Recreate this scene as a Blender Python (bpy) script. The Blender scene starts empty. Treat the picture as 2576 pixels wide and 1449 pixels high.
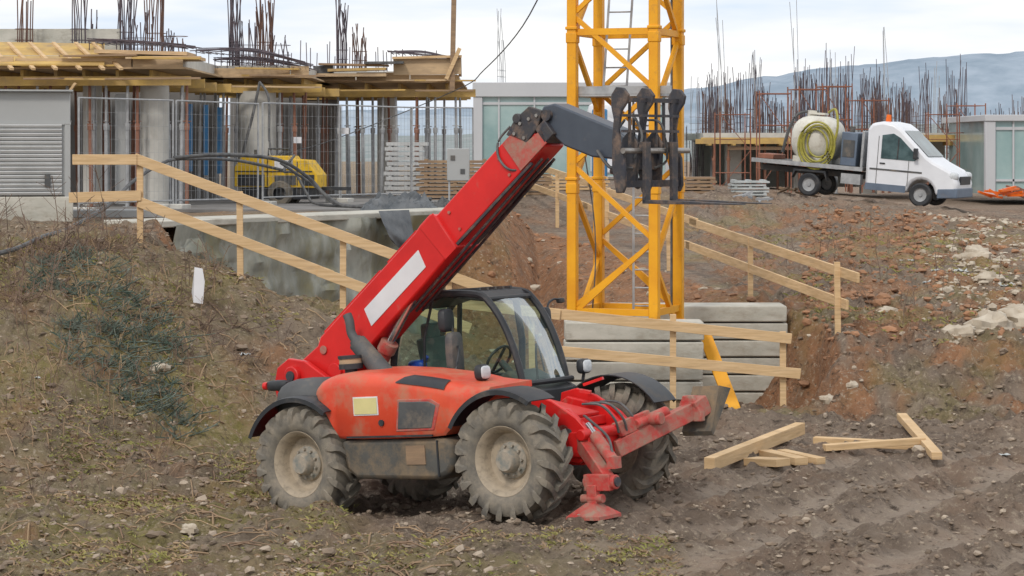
import bpy, math, random, bmesh
from mathutils import Vector, Matrix, noise
R=random.Random(7)
scene=bpy.context.scene
COL=scene.collection
V=Vector
def rad(a): return math.radians(a)
# ------------------------------------------------------------------ materials
def mk(name,c1,c2=None,scale=4,rough=.75,metal=0,bump=0,bscale=30,dirt=None,damt=.5,dscale=2.5,stretch=None,spec=.4,lo=.35,hi=.65):
    m=bpy.data.materials.new(name); m.use_nodes=True
    nt=m.node_tree; N=nt.nodes; L=nt.links; b=N['Principled BSDF']
    b.inputs['Roughness'].default_value=rough; b.inputs['Metallic'].default_value=metal
    b.inputs['Specular IOR Level'].default_value=spec
    tc=N.new('ShaderNodeTexCoord'); vec=tc.outputs['Object']
    if stretch:
        mp=N.new('ShaderNodeMapping'); mp.inputs['Scale'].default_value=stretch
        L.new(vec,mp.inputs['Vector']); vec=mp.outputs['Vector']
    def nz(s,d=6,r=.6):
        n=N.new('ShaderNodeTexNoise'); n.inputs['Scale'].default_value=s; n.inputs['Detail'].default_value=d
        n.inputs['Roughness'].default_value=r; L.new(vec,n.inputs['Vector']); return n.outputs['Fac']
    def ramp(f,a,bb):
        r=N.new('ShaderNodeMapRange'); r.inputs['From Min'].default_value=a; r.inputs['From Max'].default_value=bb
        L.new(f,r.inputs['Value']); return r.outputs['Result']
    def mix(f,a,bb):
        x=N.new('ShaderNodeMix'); x.data_type='RGBA'; L.new(f,x.inputs['Factor'])
        for i,c in ((6,a),(7,bb)):
            if isinstance(c,(tuple,list)): x.inputs[i].default_value=(*c,1)
            else: L.new(c,x.inputs[i])
        return x.outputs[2]
    c2=c2 or tuple(v*.75 for v in c1)
    col=mix(ramp(nz(scale),lo,hi),c1,c2)
    if dirt:
        f=ramp(nz(dscale,9,.72),.72-damt*.45,.95-damt*.45)
        col=mix(f,col,dirt)
        rr=N.new('ShaderNodeMapRange'); rr.inputs['To Min'].default_value=rough; rr.inputs['To Max'].default_value=.9
        L.new(f,rr.inputs['Value']); L.new(rr.outputs['Result'],b.inputs['Roughness'])
    L.new(col,b.inputs['Base Color'])
    if bump:
        bp=N.new('ShaderNodeBump'); bp.inputs['Strength'].default_value=bump; bp.inputs['Distance'].default_value=.02
        L.new(nz(bscale,8,.65),bp.inputs['Height']); L.new(bp.outputs['Normal'],b.inputs['Normal'])
    return m
def glass(name,tint,gl=.18):
    m=bpy.data.materials.new(name); m.use_nodes=True; nt=m.node_tree; N=nt.nodes; L=nt.links
    N.remove(N['Principled BSDF']); out=N['Material Output']
    t=N.new('ShaderNodeBsdfTransparent'); t.inputs[0].default_value=(*tint,1)
    g=N.new('ShaderNodeBsdfGlossy'); g.inputs['Roughness'].default_value=.05; g.inputs['Color'].default_value=(.8,.85,.88,1)
    fr=N.new('ShaderNodeLayerWeight'); fr.inputs['Blend'].default_value=.2
    ma=N.new('ShaderNodeMath'); ma.operation='MULTIPLY_ADD'; ma.inputs[1].default_value=.4; ma.inputs[2].default_value=gl
    L.new(fr.outputs['Fresnel'],ma.inputs[0])
    mx=N.new('ShaderNodeMixShader'); L.new(ma.outputs[0],mx.inputs[0]); L.new(t.outputs[0],mx.inputs[1]); L.new(g.outputs[0],mx.inputs[2])
    L.new(mx.outputs[0],out.inputs['Surface']); return m
M={}
M['red']=mk('red_paint',(.66,.020,.018),(.54,.014,.014),2,.36,dirt=(.32,.15,.11),damt=.32,dscale=3,bump=.05,bscale=12)
M['hood']=mk('faded_orange_red_paint',(.70,.095,.042),(.60,.055,.025),1.5,.40,dirt=(.42,.21,.13),damt=.55,dscale=2.2,bump=.05,bscale=10)
M['redworn']=mk('worn_red_paint',(.52,.06,.05),(.42,.04,.035),4,.55,dirt=(.32,.21,.16),damt=.72,dscale=5,bump=.2,bscale=25)
M['black']=mk('black_plastic',(.022,.025,.03),(.04,.042,.046),3,.5,dirt=(.13,.11,.09),damt=.4,dscale=3)
M['dgrey']=mk('dark_grey_plastic',(.095,.098,.10),(.065,.067,.07),3,.65,dirt=(.22,.18,.14),damt=.5,dscale=2,bump=.1)
M['skirt']=mk('dusty_grey_skirt',(.10,.098,.09),(.075,.073,.066),2,.75,dirt=(.25,.18,.11),damt=.6,dscale=2.2,bump=.15)
M['jib']=mk('slate_blue_steel',(.07,.085,.11),(.055,.066,.088),3,.42,dirt=(.17,.15,.13),damt=.3)
M['iron']=mk('dirty_black_iron',(.035,.038,.052),(.06,.055,.055),8,.55,dirt=(.22,.15,.11),damt=.5,dscale=6,bump=.2)
M['steel']=mk('worn_steel',(.38,.37,.35),(.25,.22,.2),6,.4,.7)
M['chrome']=mk('cylinder_rod_steel',(.6,.6,.6),(.5,.5,.5),6,.2,.9)
M['tyre']=mk('dusty_tyre_rubber',(.12,.112,.10),(.22,.195,.155),5,.9,dirt=(.30,.255,.20),damt=.55,dscale=4,bump=.3,bscale=40)
M['rim']=mk('muddy_rim',(.46,.38,.28),(.33,.275,.21),5,.8,dirt=(.18,.155,.12),damt=.5,dscale=7,bump=.25)
M['hub']=mk('grey_hub',(.19,.2,.185),(.38,.32,.25),14,.7)
M['white']=mk('white_label',(.68,.68,.70),(.62,.62,.64),3,.5)
M['ylabel']=mk('yellow_label',(.68,.60,.28),(.60,.54,.25),3,.6)
M['glass']=glass('tinted_cab_glass',(.74,.88,.83),.05)
M['seat']=mk('seat_fabric',(.17,.20,.18),(.12,.14,.13),6,.9)
M['blue']=mk('blue_plastic',(.02,.08,.5),(.015,.06,.4),4,.4)
M['lamp']=mk('lamp_glass',(.6,.62,.64),(.45,.48,.5),20,.15)
M['amber']=mk('amber_plastic',(.8,.16,.01),(.7,.12,.01),5,.3)
M['crane']=mk('orange_yellow_crane_paint',(.82,.39,.012),(.72,.31,.010),2,.5,dirt=(.36,.19,.06),damt=.35,dscale=5)
M['galv']=mk('galvanised_steel',(.42,.43,.44),(.29,.30,.31),5,.5,.25)
M['wood']=mk('fresh_timber',(.66,.47,.27),(.52,.35,.18),3,.8,stretch=(.7,.7,9),bump=.15,dirt=(.36,.25,.16),damt=.42)
M['woody']=mk('yellow_formwork_timber',(.60,.40,.12),(.42,.28,.11),2.2,.75,dirt=(.32,.23,.14),damt=.5,dscale=1.2)
M['ply']=mk('weathered_plywood',(.58,.42,.25),(.40,.29,.18),1.6,.85,dirt=(.27,.2,.14),damt=.45,dscale=1.2,stretch=(.6,.6,3))
M['dwood']=mk('brown_timber',(.34,.23,.14),(.22,.15,.10),3,.9,stretch=(.6,.6,4))
M['conc']=mk('concrete',(.56,.55,.51),(.45,.44,.41),2,.9,bump=.2,bscale=15,dirt=(.32,.3,.26),damt=.3,dscale=1.5)
M['slab']=mk('ballast_concrete',(.54,.52,.46),(.41,.40,.35),1.5,.9,bump=.25,bscale=12,dirt=(.28,.25,.2),damt=.45,dscale=2,stretch=(1,1,2))
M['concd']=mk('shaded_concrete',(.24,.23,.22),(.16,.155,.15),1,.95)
M['wallp']=mk('stained_excavation_wall',(.38,.39,.35),(.13,.14,.12),1.3,.9,bump=.7,bscale=5,dirt=(.22,.20,.11),damt=.6,dscale=1.4,stretch=(1.2,1.2,.35))
M['rebar']=mk('rebar_steel',(.10,.065,.06),(.16,.08,.05),5,.8)
M['rebarb']=mk('dark_rebar_steel',(.055,.05,.065),(.12,.09,.1),5,.7)
M['rust']=mk('rusty_scaffold',(.30,.12,.075),(.2,.09,.06),4,.8)
M['redprop']=mk('red_brown_prop',(.20,.10,.07),(.30,.14,.09),2,.7)
M['cabinet']=mk('grey_sheet_metal',(.38,.39,.39),(.34,.35,.35),.8,.5,.1,dirt=(.28,.26,.24),damt=.25)
M['louv']=mk('light_louvre_metal',(.54,.55,.55),(.46,.47,.47),2,.5,.1)
M['yellow']=mk('yellow_machine_paint',(.78,.49,.02),(.64,.39,.02),2,.5,dirt=(.26,.18,.07),damt=.5,dscale=3)
M['hose']=mk('black_hose',(.05,.052,.055),(.13,.13,.13),6,.6)
M['tarp']=mk('dark_tarpaulin',(.06,.07,.08),(.14,.15,.16),3,.5,bump=.3)
M['tarpb']=mk('blue_tarpaulin',(.05,.20,.40),(.04,.15,.32),3,.5,dirt=(.2,.22,.24),damt=.4)
M['vanw']=mk('white_van_paint',(.72,.74,.78),(.66,.68,.72),2,.3,dirt=(.45,.43,.4),damt=.2)
M['vanb']=mk('grey_blue_trim',(.13,.17,.23),(.10,.13,.18),2,.5,dirt=(.2,.18,.16),damt=.3)
M['tank']=mk('cream_tank',(.66,.65,.58),(.55,.53,.47),3,.5,dirt=(.3,.25,.19),damt=.5)
M['yhose']=mk('olive_yellow_hose',(.36,.33,.06),(.24,.22,.04),8,.5)
M['dglass']=mk('dark_window_glass',(.02,.045,.05),(.10,.16,.17),1.5,.08,spec=.8)
M['bglass']=mk('teal_facade_glass',(.22,.34,.34),(.40,.51,.50),.35,.12,spec=.7)
M['fascia']=mk('pale_fascia',(.50,.51,.53),(.46,.47,.49),.5,.6)
M['stone']=mk('stone',(.46,.385,.30),(.27,.21,.16),1.7,.95,bump=.4,bscale=20)
M['clod']=mk('soil_clod',(.27,.205,.15),(.15,.115,.085),1.7,.95,bump=.4,bscale=20)
M['redclod']=mk('reddish_soil_clod',(.38,.20,.11),(.22,.125,.075),1.7,.95,bump=.4,bscale=20)
M['rock']=mk('pale_rock',(.54,.48,.39),(.34,.28,.21),2.5,.95,bump=.5,bscale=9)
M['grass']=mk('olive_grass',(.20,.21,.055),(.34,.29,.11),.9,.9)
M['straw']=mk('dry_stalks',(.38,.27,.16),(.20,.13,.09),1.2,.95)
M['stem']=mk('brown_stems',(.20,.135,.10),(.13,.095,.075),1.2,.95)
M['brush']=mk('dark_brushwood',(.055,.09,.068),(.16,.18,.15),5,.9)
M['litter']=mk('pale_litter',(.5,.52,.52),(.35,.38,.38),3,.7)
# ------------------------------------------------------------------ mesh builder
class MB:
    def __init__(s): s.v=[];s.f=[];s.m=[];s.cur=0
    def add(s,vs,fs):
        o=len(s.v); s.v+= [tuple(p) for p in vs]; s.f+=[tuple(i+o for i in f) for f in fs]; s.m+=[s.cur]*len(fs); return s
    def box(s,c,d,rot=None):
        c=V(c);x,y,z=d[0]/2,d[1]/2,d[2]/2
        vs=[V((a*x,b*y,e*z)) for a in(-1,1) for b in(-1,1) for e in(-1,1)]
        if rot is not None: vs=[rot@p for p in vs]
        return s.add([p+c for p in vs],[(0,1,3,2),(4,6,7,5),(0,4,5,1),(2,3,7,6),(0,2,6,4),(1,5,7,3)])
    def beam(s,p0,p1,w,h,up=(0,0,1)):
        p0=V(p0);p1=V(p1);d=p1-p0;L=d.length;x=d.normalized();u=V(up)
        if abs(x.dot(u))>.98: u=V((0,1,0))
        y=u.cross(x).normalized();z=x.cross(y)
        return s.box((p0+p1)/2,(L,w,h),Matrix((x,y,z)).transposed())
    def cyl(s,p0,p1,r,r2=None,n=12):
        p0=V(p0);p1=V(p1);r2=r if r2 is None else r2;x=(p1-p0).normalized()
        u=V((0,0,1)) if abs(x.z)<.9 else V((1,0,0));a=x.cross(u).normalized();b=x.cross(a)
        vs=[]
        for p,rr in((p0,r),(p1,r2)):
            for i in range(n):
                t=2*math.pi*i/n; vs.append(p+a*rr*math.cos(t)+b*rr*math.sin(t))
        fs=[(i,(i+1)%n,n+(i+1)%n,n+i) for i in range(n)]+[tuple(range(n)),tuple(range(2*n-1,n-1,-1))]
        return s.add(vs,fs)
    def prism(s,pts,y0,y1):
        n=len(pts);vs=[(p[0],y0,p[1]) for p in pts]+[(p[0],y1,p[1]) for p in pts]
        return s.add(vs,[tuple(range(n)),tuple(range(2*n-1,n-1,-1))]+[(i,(i+1)%n,n+(i+1)%n,n+i) for i in range(n)])
    def lathe(s,prof,c=(0,0,0),n=40,close=False):
        vs=[];k=len(prof)
        for i in range(n):
            t=2*math.pi*i/n
            for y,r in prof: vs.append((c[0]+r*math.cos(t),c[1]+y,c[2]+r*math.sin(t)))
        fs=[]
        for i in range(n):
            j=(i+1)%n
            for q in range(k-1+(1 if close else 0)):
                w=(q+1)%k; fs.append((i*k+q,i*k+w,j*k+w,j*k+q))
        return s.add(vs,fs)
    def tube(s,path,r,n=6):
        P=[V(p) for p in path];vs=[]
        for i,p in enumerate(P):
            d=(P[min(i+1,len(P)-1)]-P[max(i-1,0)]).normalized()
            u=V((0,0,1)) if abs(d.z)<.9 else V((1,0,0));a=d.cross(u).normalized();b=d.cross(a)
            for j in range(n):
                t=2*math.pi*j/n; vs.append(p+a*r*math.cos(t)+b*r*math.sin(t))
        fs=[]
        for i in range(len(P)-1):
            for j in range(n): fs.append((i*n+j,i*n+(j+1)%n,(i+1)*n+(j+1)%n,(i+1)*n+j))
        fs+= [tuple(range(n)),tuple(range(len(P)*n-1,(len(P)-1)*n-1,-1))]
        return s.add(vs,fs)
    def ell(s,c,r,n=14,k=8,sup=1.0):
        vs=[];fs=[]
        for i in range(k+1):
            ph=-math.pi/2+math.pi*i/k
            for j in range(n):
                t=2*math.pi*j/n
                def q(v): return math.copysign(abs(v)**sup,v)
                vs.append((c[0]+r[0]*q(math.cos(ph))*q(math.cos(t)),c[1]+r[1]*q(math.cos(ph))*q(math.sin(t)),c[2]+r[2]*q(math.sin(ph))))
        for i in range(k):
            for j in range(n): fs.append((i*n+j,i*n+(j+1)%n,(i+1)*n+(j+1)%n,(i+1)*n+j))
        return s.add(vs,fs)
def smooth_path(pts,k=6):
    P=[V(p) for p in pts];out=[]
    for i in range(len(P)-1):
        p0=P[max(i-1,0)];p1=P[i];p2=P[i+1];p3=P[min(i+2,len(P)-1)]
        for j in range(k):
            t=j/k;out.append(.5*((2*p1)+(p2-p0)*t+(2*p0-5*p1+4*p2-p3)*t*t+(3*p1-p0-3*p2+p3)*t**3))
    out.append(P[-1]);return out
def ob(name,mb,mats,parent=None,loc=None,rot=(0,0,0),bevel=0,label=None,cat=None,group=None,kind=None,fix=True,world=False,smooth=True,ang=35):
    if not isinstance(mats,(list,tuple)): mats=[mats]
    me=bpy.data.meshes.new(name)
    vs=mb.v
    if parent is None and loc is None and kind is None:
        xs=[v[0] for v in vs];ys=[v[1] for v in vs];zs=[v[2] for v in vs]
        loc=((min(xs)+max(xs))/2,(min(ys)+max(ys))/2,min(zs)); vs=[(v[0]-loc[0],v[1]-loc[1],v[2]-loc[2]) for v in vs]
    if world and parent is not None:
        l=parent.location; vs=[(v[0]-l[0],v[1]-l[1],v[2]-l[2]) for v in vs]
    me.from_pydata(vs,[],mb.f)
    for m in mats: me.materials.append(m)
    if len(mats)>1: me.polygons.foreach_set('material_index',mb.m)
    if fix:
        b=bmesh.new();b.from_mesh(me);bmesh.ops.recalc_face_normals(b,faces=b.faces[:]);b.to_mesh(me);b.free()
    if smooth:
        me.polygons.foreach_set('use_smooth',[True]*len(me.polygons)); me.set_sharp_from_angle(angle=rad(ang))
    me.update()
    o=bpy.data.objects.new(name,me);COL.objects.link(o)
    if parent: o.parent=parent
    if loc is not None: o.location=loc
    o.rotation_euler=rot
    if bevel:
        bv=o.modifiers.new('b','BEVEL');bv.width=bevel;bv.segments=2;bv.limit_method='ANGLE';bv.angle_limit=rad(40)
    tag(o,label,cat,group,kind); return o
def tag(o,label=None,cat=None,group=None,kind=None):
    if label:o['label']=label
    if cat:o['category']=cat
    if group:o['group']=group
    if kind:o['kind']=kind
def empty(name,loc,rot=(0,0,0),**k):
    e=bpy.data.objects.new(name,None);e.empty_display_size=.3;e.location=loc;e.rotation_euler=rot;COL.objects.link(e);tag(e,**k);return e
def dup(o,loc,rot=None,scale=None,parent=None,label=None):
    c=o.copy();COL.objects.link(c)
    if parent is not None: c.parent=parent
    c.location=loc
    if rot is not None:c.rotation_euler=rot
    if scale is not None:c.scale=scale
    if label:c['label']=label
    for ch in list(o.children):
        if ch is c: continue
        d=ch.copy();d.parent=c;COL.objects.link(d)
        for g in list(ch.children):
            e=g.copy();e.parent=d;COL.objects.link(e)
    return c
# ------------------------------------------------------------------ terrain
def sm(t): t=max(0,min(1,t));return t*t*(3-2*t)
def lerp(a,b,t): return a+(b-a)*t
def interp(x,xs,ys):
    if x<=xs[0]:return ys[0]
    for i in range(len(xs)-1):
        if x<=xs[i+1]: return lerp(ys[i],ys[i+1],(x-xs[i])/(xs[i+1]-xs[i]))
    return ys[-1]
PIT=[(-5.2,35.4,1.5),(-6.2,41.8,.35),(-.9,50.1,2.5),(.2,57,3),(.9,57,3.0),(4.1,42.3,.9),(4.95,38.2,.35),(4.95,36.3,.8),(4.4,35.0,1.2),(1.3,35,2.2)]
def pitm(x,y):
    if x<-6.3 or x>5 or y<34.9 or y>57.2: return 0
    ins=False;m=9;n=len(PIT)
    for i in range(n):
        x0,y0,w=PIT[i];x1,y1,_=PIT[(i+1)%n]
        if (y0>y)!=(y1>y) and x<(x1-x0)*(y-y0)/(y1-y0)+x0: ins=not ins
        dx,dy=x1-x0,y1-y0;t=max(0,min(1,((x-x0)*dx+(y-y0)*dy)/(dx*dx+dy*dy)))
        d=math.hypot(x-x0-t*dx,y-y0-t*dy)/w
        m=min(m,d)
    return sm(m) if ins else 0
def rr(x): return max(0,min(2.5,2.5-.36*(x+5.46)))
def base(x,y):
    toe=interp(x,[-9,-5.6,-4.2,-2.4,0,1.5],[24.5,26.3,28.6,30.8,33,34.3])
    L=rr(x)*sm((y-toe)/(34.9-toe)*.93+.0) if y<35 else lerp(rr(x),2.5,sm((y-37)/4))
    if y<35: L=min(L,rr(x))
    Rz=.95*sm((y-34.3)/2.7)+1.25*max(0,min(1,(y-37)/29))
    if y>58: Rz+=sm((y-58)/6)*max(-.35,min(.5,.085*(10.3-x)))
    xm=interp(y,[38,42,57,63],[4.3,1.9,-.6,-1.4]);xw=interp(y,[38,43],[.7,1.4])
    z=lerp(L,Rz,sm((x-xm)/xw))
    m=pitm(x,y)
    z=z*(1-m)-.35*m
    z-=.27*math.exp(-(((x+1.6)/1.9)**2+((y-27.4)/1.6)**2))
    if y>110: z=lerp(z,1.2,sm((y-110)/60))
    return z
def track(x,y):
    if x<-.5 or y>32.5: return 0,0
    q=.83*x-.55*y+.018*(x-4)**2+.18*noise.noise(V((x*.25,y*.25,9)))+12.0
    w=sm((x-.1)/1.3)*sm((32.5-y)/3)
    t=0
    for c,wd in((1.15,.26),(2.55,.28),(.2,.2),(3.4,.22),(-.9,.22)): t=max(t,math.exp(-((q-c)/wd)**4))
    return t*w,q
def hz(x,y,fine=False):
    z=base(x,y)
    flat=1-.85*sm((y-41)/3)*(1 if x<4 else .3)
    if 34.5<y<58 and -1.5<x<4.6: flat=max(flat,min(1,.15+3*pitm(x,y)*(1-pitm(x,y))))
    z+=flat*(.10*noise.noise(V((x*.5,y*.5,0)))+.07*noise.noise(V((x*1.3,y*1.3,3))))
    if fine:
        t,q=track(x,y)
        am=.12 if x>-1 or y>34 else .12
        if x>4 and y>34: am=.20
        f=noise.fractal(V((x*2.2,y*2.2,7)),.6,2.1,7)
        z+=flat*am*f*(1-.8*t)
        f2=noise.noise(V((x*6.5,y*6.5,17)))
        z+=flat*.035*max(0,f2)*(1-t)*2
        z-=.075*t
        z+=t*.02*math.sin((.55*x+.83*y)*30+abs(math.sin(q*9))*2.5)
    return z
def axis(a,b,st,lo,hi,g=1.12):
    out=[];v=a
    while v<b: out.append(v);v+=st
    d=st;v=out[-1]
    while v<hi: d*=g;v+=d;out.append(v)
    d=st;v=a;pre=[]
    while v>lo: d*=g;v-=d;pre.append(v)
    return pre[::-1]+out
xs=axis(-8.4,9.2,.055,-900,900)
ys=axis(20.8,37,.06,-20,60,1.02)
ys=[y for y in ys if y<60];d=ys[-1]-ys[-2]
while ys[-1]<2600: d*=(1.0 if ys[-1]<75 else 1.09);ys.append(ys[-1]+max(d,.2))
nx,ny=len(xs),len(ys)
vs=[];cols=[]
for y in ys:
    for x in xs:
        fi=abs(x)<30 and y<75 and y>17
        vs.append((x,y,hz(x,y,True) if fi else base(max(-30,min(30,x)),y)))
        n1=noise.fractal(V((x*.45,y*.3,11)),.8,2,4) if fi else 0
        n2=noise.fractal(V((x*.9,y*.6,21)),.8,2,4) if fi else 0
        left=sm((-x*1.0-1.0+(y-30)*.12+n1*2.2)/2.5) if y<36 else (.35 if x<0 else 0)
        moss=left*(.62+.8*n1)
        if x>3.5 and y>34: moss=max(moss,.6*sm((n1+.1)*2.2)*(1-sm((y-60)/6)))
        if y<24.3: moss=max(moss,.55*sm((24.3-y)/1.6+n2)*sm((2.5-x)/3))
        p=pitm(x,y)
        redm=sm(n2*1.5+.2)*.75*(1 if (x<-3 or y>34) else .25)
        if 0<p<1 and y>36: redm=max(redm,1)
        if x>4 and y>34.5 : redm=max(redm,.95*sm(n2*2+.5))
        if y>62: redm*=.3
        path=track(x,y)[0] if fi else 0
        cols.append((max(0,min(1,moss)),max(0,min(1,redm)),path,1))
g=MB();g.v=vs;g.f=[(j*nx+i,j*nx+i+1,(j+1)*nx+i+1,(j+1)*nx+i) for j in range(ny-1) for i in range(nx-1)];g.m=[0]*len(g.f)
gm=bpy.data.materials.new('muddy_ground');gm.use_nodes=True;nt=gm.node_tree;N=nt.nodes;L=nt.links;b=N['Principled BSDF'];b.inputs['Roughness'].default_value=.93;b.inputs['Specular IOR Level'].default_value=.2
tc=N.new('ShaderNodeTexCoord')
def gn(s,d=8,r=.65):
    n=N.new('ShaderNodeTexNoise');n.inputs['Scale'].default_value=s;n.inputs['Detail'].default_value=d;n.inputs['Roughness'].default_value=r;L.new(tc.outputs['Object'],n.inputs['Vector']);return n.outputs['Fac']
def gr(f,a,c):
    r=N.new('ShaderNodeMapRange');r.inputs['From Min'].default_value=a;r.inputs['From Max'].default_value=c;L.new(f,r.inputs['Value']);return r.outputs['Result']
def gx(f,a,c):
    x=N.new('ShaderNodeMix');x.data_type='RGBA';L.new(f,x.inputs['Factor'])
    for i,k in((6,a),(7,c)):
        if isinstance(k,tuple):x.inputs[i].default_value=(*k,1)
        else:L.new(k,x.inputs[i])
    return x.outputs[2]
def gmul(a,c):
    x=N.new('ShaderNodeMath');x.operation='MULTIPLY';x.use_clamp=True;L.new(a,x.inputs[0])
    if isinstance(c,float):x.inputs[1].default_value=c
    else:L.new(c,x.inputs[1])
    return x.outputs[0]
at=N.new('ShaderNodeAttribute');at.attribute_name='zone';sp=N.new('ShaderNodeSeparateColor');L.new(at.outputs['Color'],sp.inputs[0])
mud=gx(gr(gn(1.1),.35,.68),(.19,.145,.112),(.35,.275,.212))
mud=gx(gmul(sp.outputs[2],gr(gn(.7),.2,.5)),mud,(.42,.34,.272))  # tyre tracks lightened: packed mud, plus rut relief shading put into the colour
redc=gx(gr(gn(2.2),.35,.65),(.44,.225,.118),(.27,.148,.085))
col=gx(gmul(sp.outputs[1],gr(gn(3.1),.25,.5)),mud,redc)
mossc=gx(gr(gn(4.5),.4,.6),(.22,.195,.065),(.36,.285,.15))
col=gx(gmul(sp.outputs[0],gr(gn(1.9,10,.75),.36,.52)),col,mossc)
col=gx(gr(gn(12,7,.75),.55,.66),col,(.52,.43,.325))
col=gx(gr(gn(6,8,.75),.455,.33),col,(.085,.064,.05))
L.new(col,b.inputs['Base Color'])
bp=N.new('ShaderNodeBump');bp.inputs['Strength'].default_value=1;bp.inputs['Distance'].default_value=.12;L.new(gn(8,12,.76),bp.inputs['Height'])
L.new(bp.outputs['Normal'],b.inputs['Normal'])
go=ob('ground',g,gm,kind='structure',fix=False,smooth=True,ang=180,label='muddy brown building site ground with mossy banks')
ca=go.data.color_attributes.new('zone','FLOAT_COLOR','POINT')
ca.data.foreach_set('color',[c for q in cols for c in q])
# ------------------------------------------------------------------ telehandler
PH=5.2
TH=empty('telescopic_handler',(-.476,26.48,-.13),(0,rad(-PH),rad(-37.5)),label='red telescopic handler with raised boom parked on mud',cat='construction vehicle')
def part(name,mb,mats,**k):
    p=k.pop('parent',TH);return ob(name,mb,mats,parent=p,loc=k.pop('loc',(0,0,0)),**k)
def lug_tyre(Rr=.625,W=.21,n=19):
    mb=MB();k=Rr/.625
    prof=[(-.15,.345),(-.19,.37),(-.213,.44),(-.208,.52),(-.185,.562),(-.1,.578),(0,.582),(.1,.578),(.185,.562),(.208,.52),(.213,.44),(.19,.37),(.15,.345)]
    mb.lathe([(y*W/.21,r*k) for y,r in prof],n=56,close=True)
    for sd in(-1,1):
        for i in range(n):
            t0=2*math.pi*(i+(.5 if sd>0 else 0))/n
            st=[]
            for y,r,dt in((-.012,.638,.34),(.05,.642,.25),(.11,.640,.165),(.165,.634,.10),(.212,.612,.06),(.230,.56,.04),(.222,.49,.03)):
                w=.031 if y<.2 else .037
                if r<.52:w=.016
                for s_,rr_ in((-1,r),(1,r),(1,r-.08),(-1,r-.08)):
                    th=t0-dt+s_*w/r
                    yy=y if rr_==r else min(y,.2)
                    st.append((rr_*k*math.cos(th),sd*yy*W/.21,rr_*k*math.sin(th)))
            q=len(st)//4;fs=[(0,1,2,3),(4*q-1,4*q-2,4*q-3,4*q-4)]
            for a in range(q-1):
                for c in range(4):fs.append((a*4+c,a*4+(c+1)%4,a*4+4+(c+1)%4,a*4+4+c))
            mb.add(st,fs)
    return mb
def rim_mesh():
    mb=MB();mb.lathe([(.17,.34),(.17,.37),(.15,.36),(-.1,.325),(-.15,.35),(-.175,.372),(-.185,.36),(-.16,.33),(-.10,.30),(-.06,.295),(-.02,.28),(.0,.2),(-.04,.16),(-.04,.0)],n=44)
    mb.lathe([(.1,.33),(.1,.0)],n=30)
    return mb
def hub_mesh():
    mb=MB();mb.lathe([(-.03,.19),(-.05,.17),(-.06,.13),(-.15,.115),(-.17,.10),(-.17,0)],n=30)
    for i in range(10):
        t=2*math.pi*i/10;c=(.155*math.cos(t),.155*math.sin(t));mb.cyl((c[0],-.03,c[1]),(c[0],-.085,c[1]),.014,n=6)
    mb.cyl((0,.0,0),(0,.35,0),.11,n=16);return mb
wh=part('wheel',hub_mesh(),M['hub'],loc=(1.42,-.96,.625))
ty=ob('tyre',lug_tyre(),M['tyre'],parent=wh,ang=40);ri=ob('rim',rim_mesh(),M['rim'],parent=wh)
dup(wh,(-1.42,-.96,.625),(0,.3,0));dup(wh,(1.42,.96,.625),(0,.7,math.pi));dup(wh,(-1.42,.96,.625),(0,.1,math.pi))
mb=MB()
for y0,y1 in((-.34,-.26),(.26,.34)):
    mb.prism([(-2.3,.75),(-2.4,1.1),(-2.35,1.35),(-1.6,1.3),(-1.0,1.05),(.9,1.0),(1.25,1.18),(1.7,1.08),(1.95,.85),(2.0,.6),(1.85,.5),(-2.2,.55)],y0,y1)
mb.box((-.2,0,.72),(4.0,.5,.3));mb.box((1.5,0,.93),(.5,.6,.1))
part('chassis',mb,M['red'],bevel=.012)
for x in(-1.42,1.42):
    mb=MB();mb.cyl((x,-.75,.62),(x,.75,.62),.11,n=14);mb.ell((x,0,.62),(.22,.26,.2));mb.beam((x-.1,-.6,.62),(x-.1,.6,.62),.08,.22)
    part('axle',mb,M['dgrey'])
def loft(stations,rad_,yo,yi):
    mb=MB();sec=[]
    for x,zb,zt,ins in stations:
        yo2=yo+ins;pts=[(x,yi,zb),(x,yo2+.03,zb)]
        r=min(rad_,(zt-zb)*.75)
        zc=zt-r
        pts.append((x,yo2,min(zb+.04,zc)))
        for k in range(7):
            a=math.pi/2*k/6;pts.append((x,yo2+r*1.25*(1-math.cos(a)),zc+r*math.sin(a)))
        pts.append((x,yi,zt+.02));sec.append(pts)
    n=len(sec[0]);vs=[p for q in sec for p in q];fs=[]
    for i in range(len(sec)-1):
        for j in range(n):fs.append((i*n+j,i*n+(j+1)%n,(i+1)*n+(j+1)%n,(i+1)*n+j))
    fs+=[tuple(range(n)),tuple(range(len(vs)-1,len(vs)-n-1,-1))]
    return mb.add(vs,fs)
st=[(-1.20,1.36,1.42,.10),(-1.18,1.34,1.47,.05),(-1.12,1.27,1.53,.02),(-1.02,1.14,1.56,0),(-.93,.99,1.58,0),(-.85,.89,1.59,0),(-.5,.88,1.59,0),(0,.88,1.555,0),(.4,.885,1.505,0),(.62,.90,1.47,0),(.74,1.0,1.445,0),(.84,1.12,1.42,.0),(.95,1.22,1.405,.02),(1.08,1.30,1.39,.05),(1.2,1.335,1.38,.08)]
hood=part('engine_cover',loft(st,.15,-1.09,-.27),M['hood'],ang=40)
mb=MB();mb.prism([(.0,.975),(.47,.98),(.55,1.22),(.45,1.265),(.04,1.27)],-1.104,-1.06);part('side_grille',mb,M['dgrey'],bevel=.012)
mb=MB();mb.prism([(-.03,.95),(.5,.955),(.6,1.23),(.48,1.29),(.02,1.295)],-1.098,-1.07);part('grille_surround',mb,M['redworn'],bevel=.01)
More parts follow.
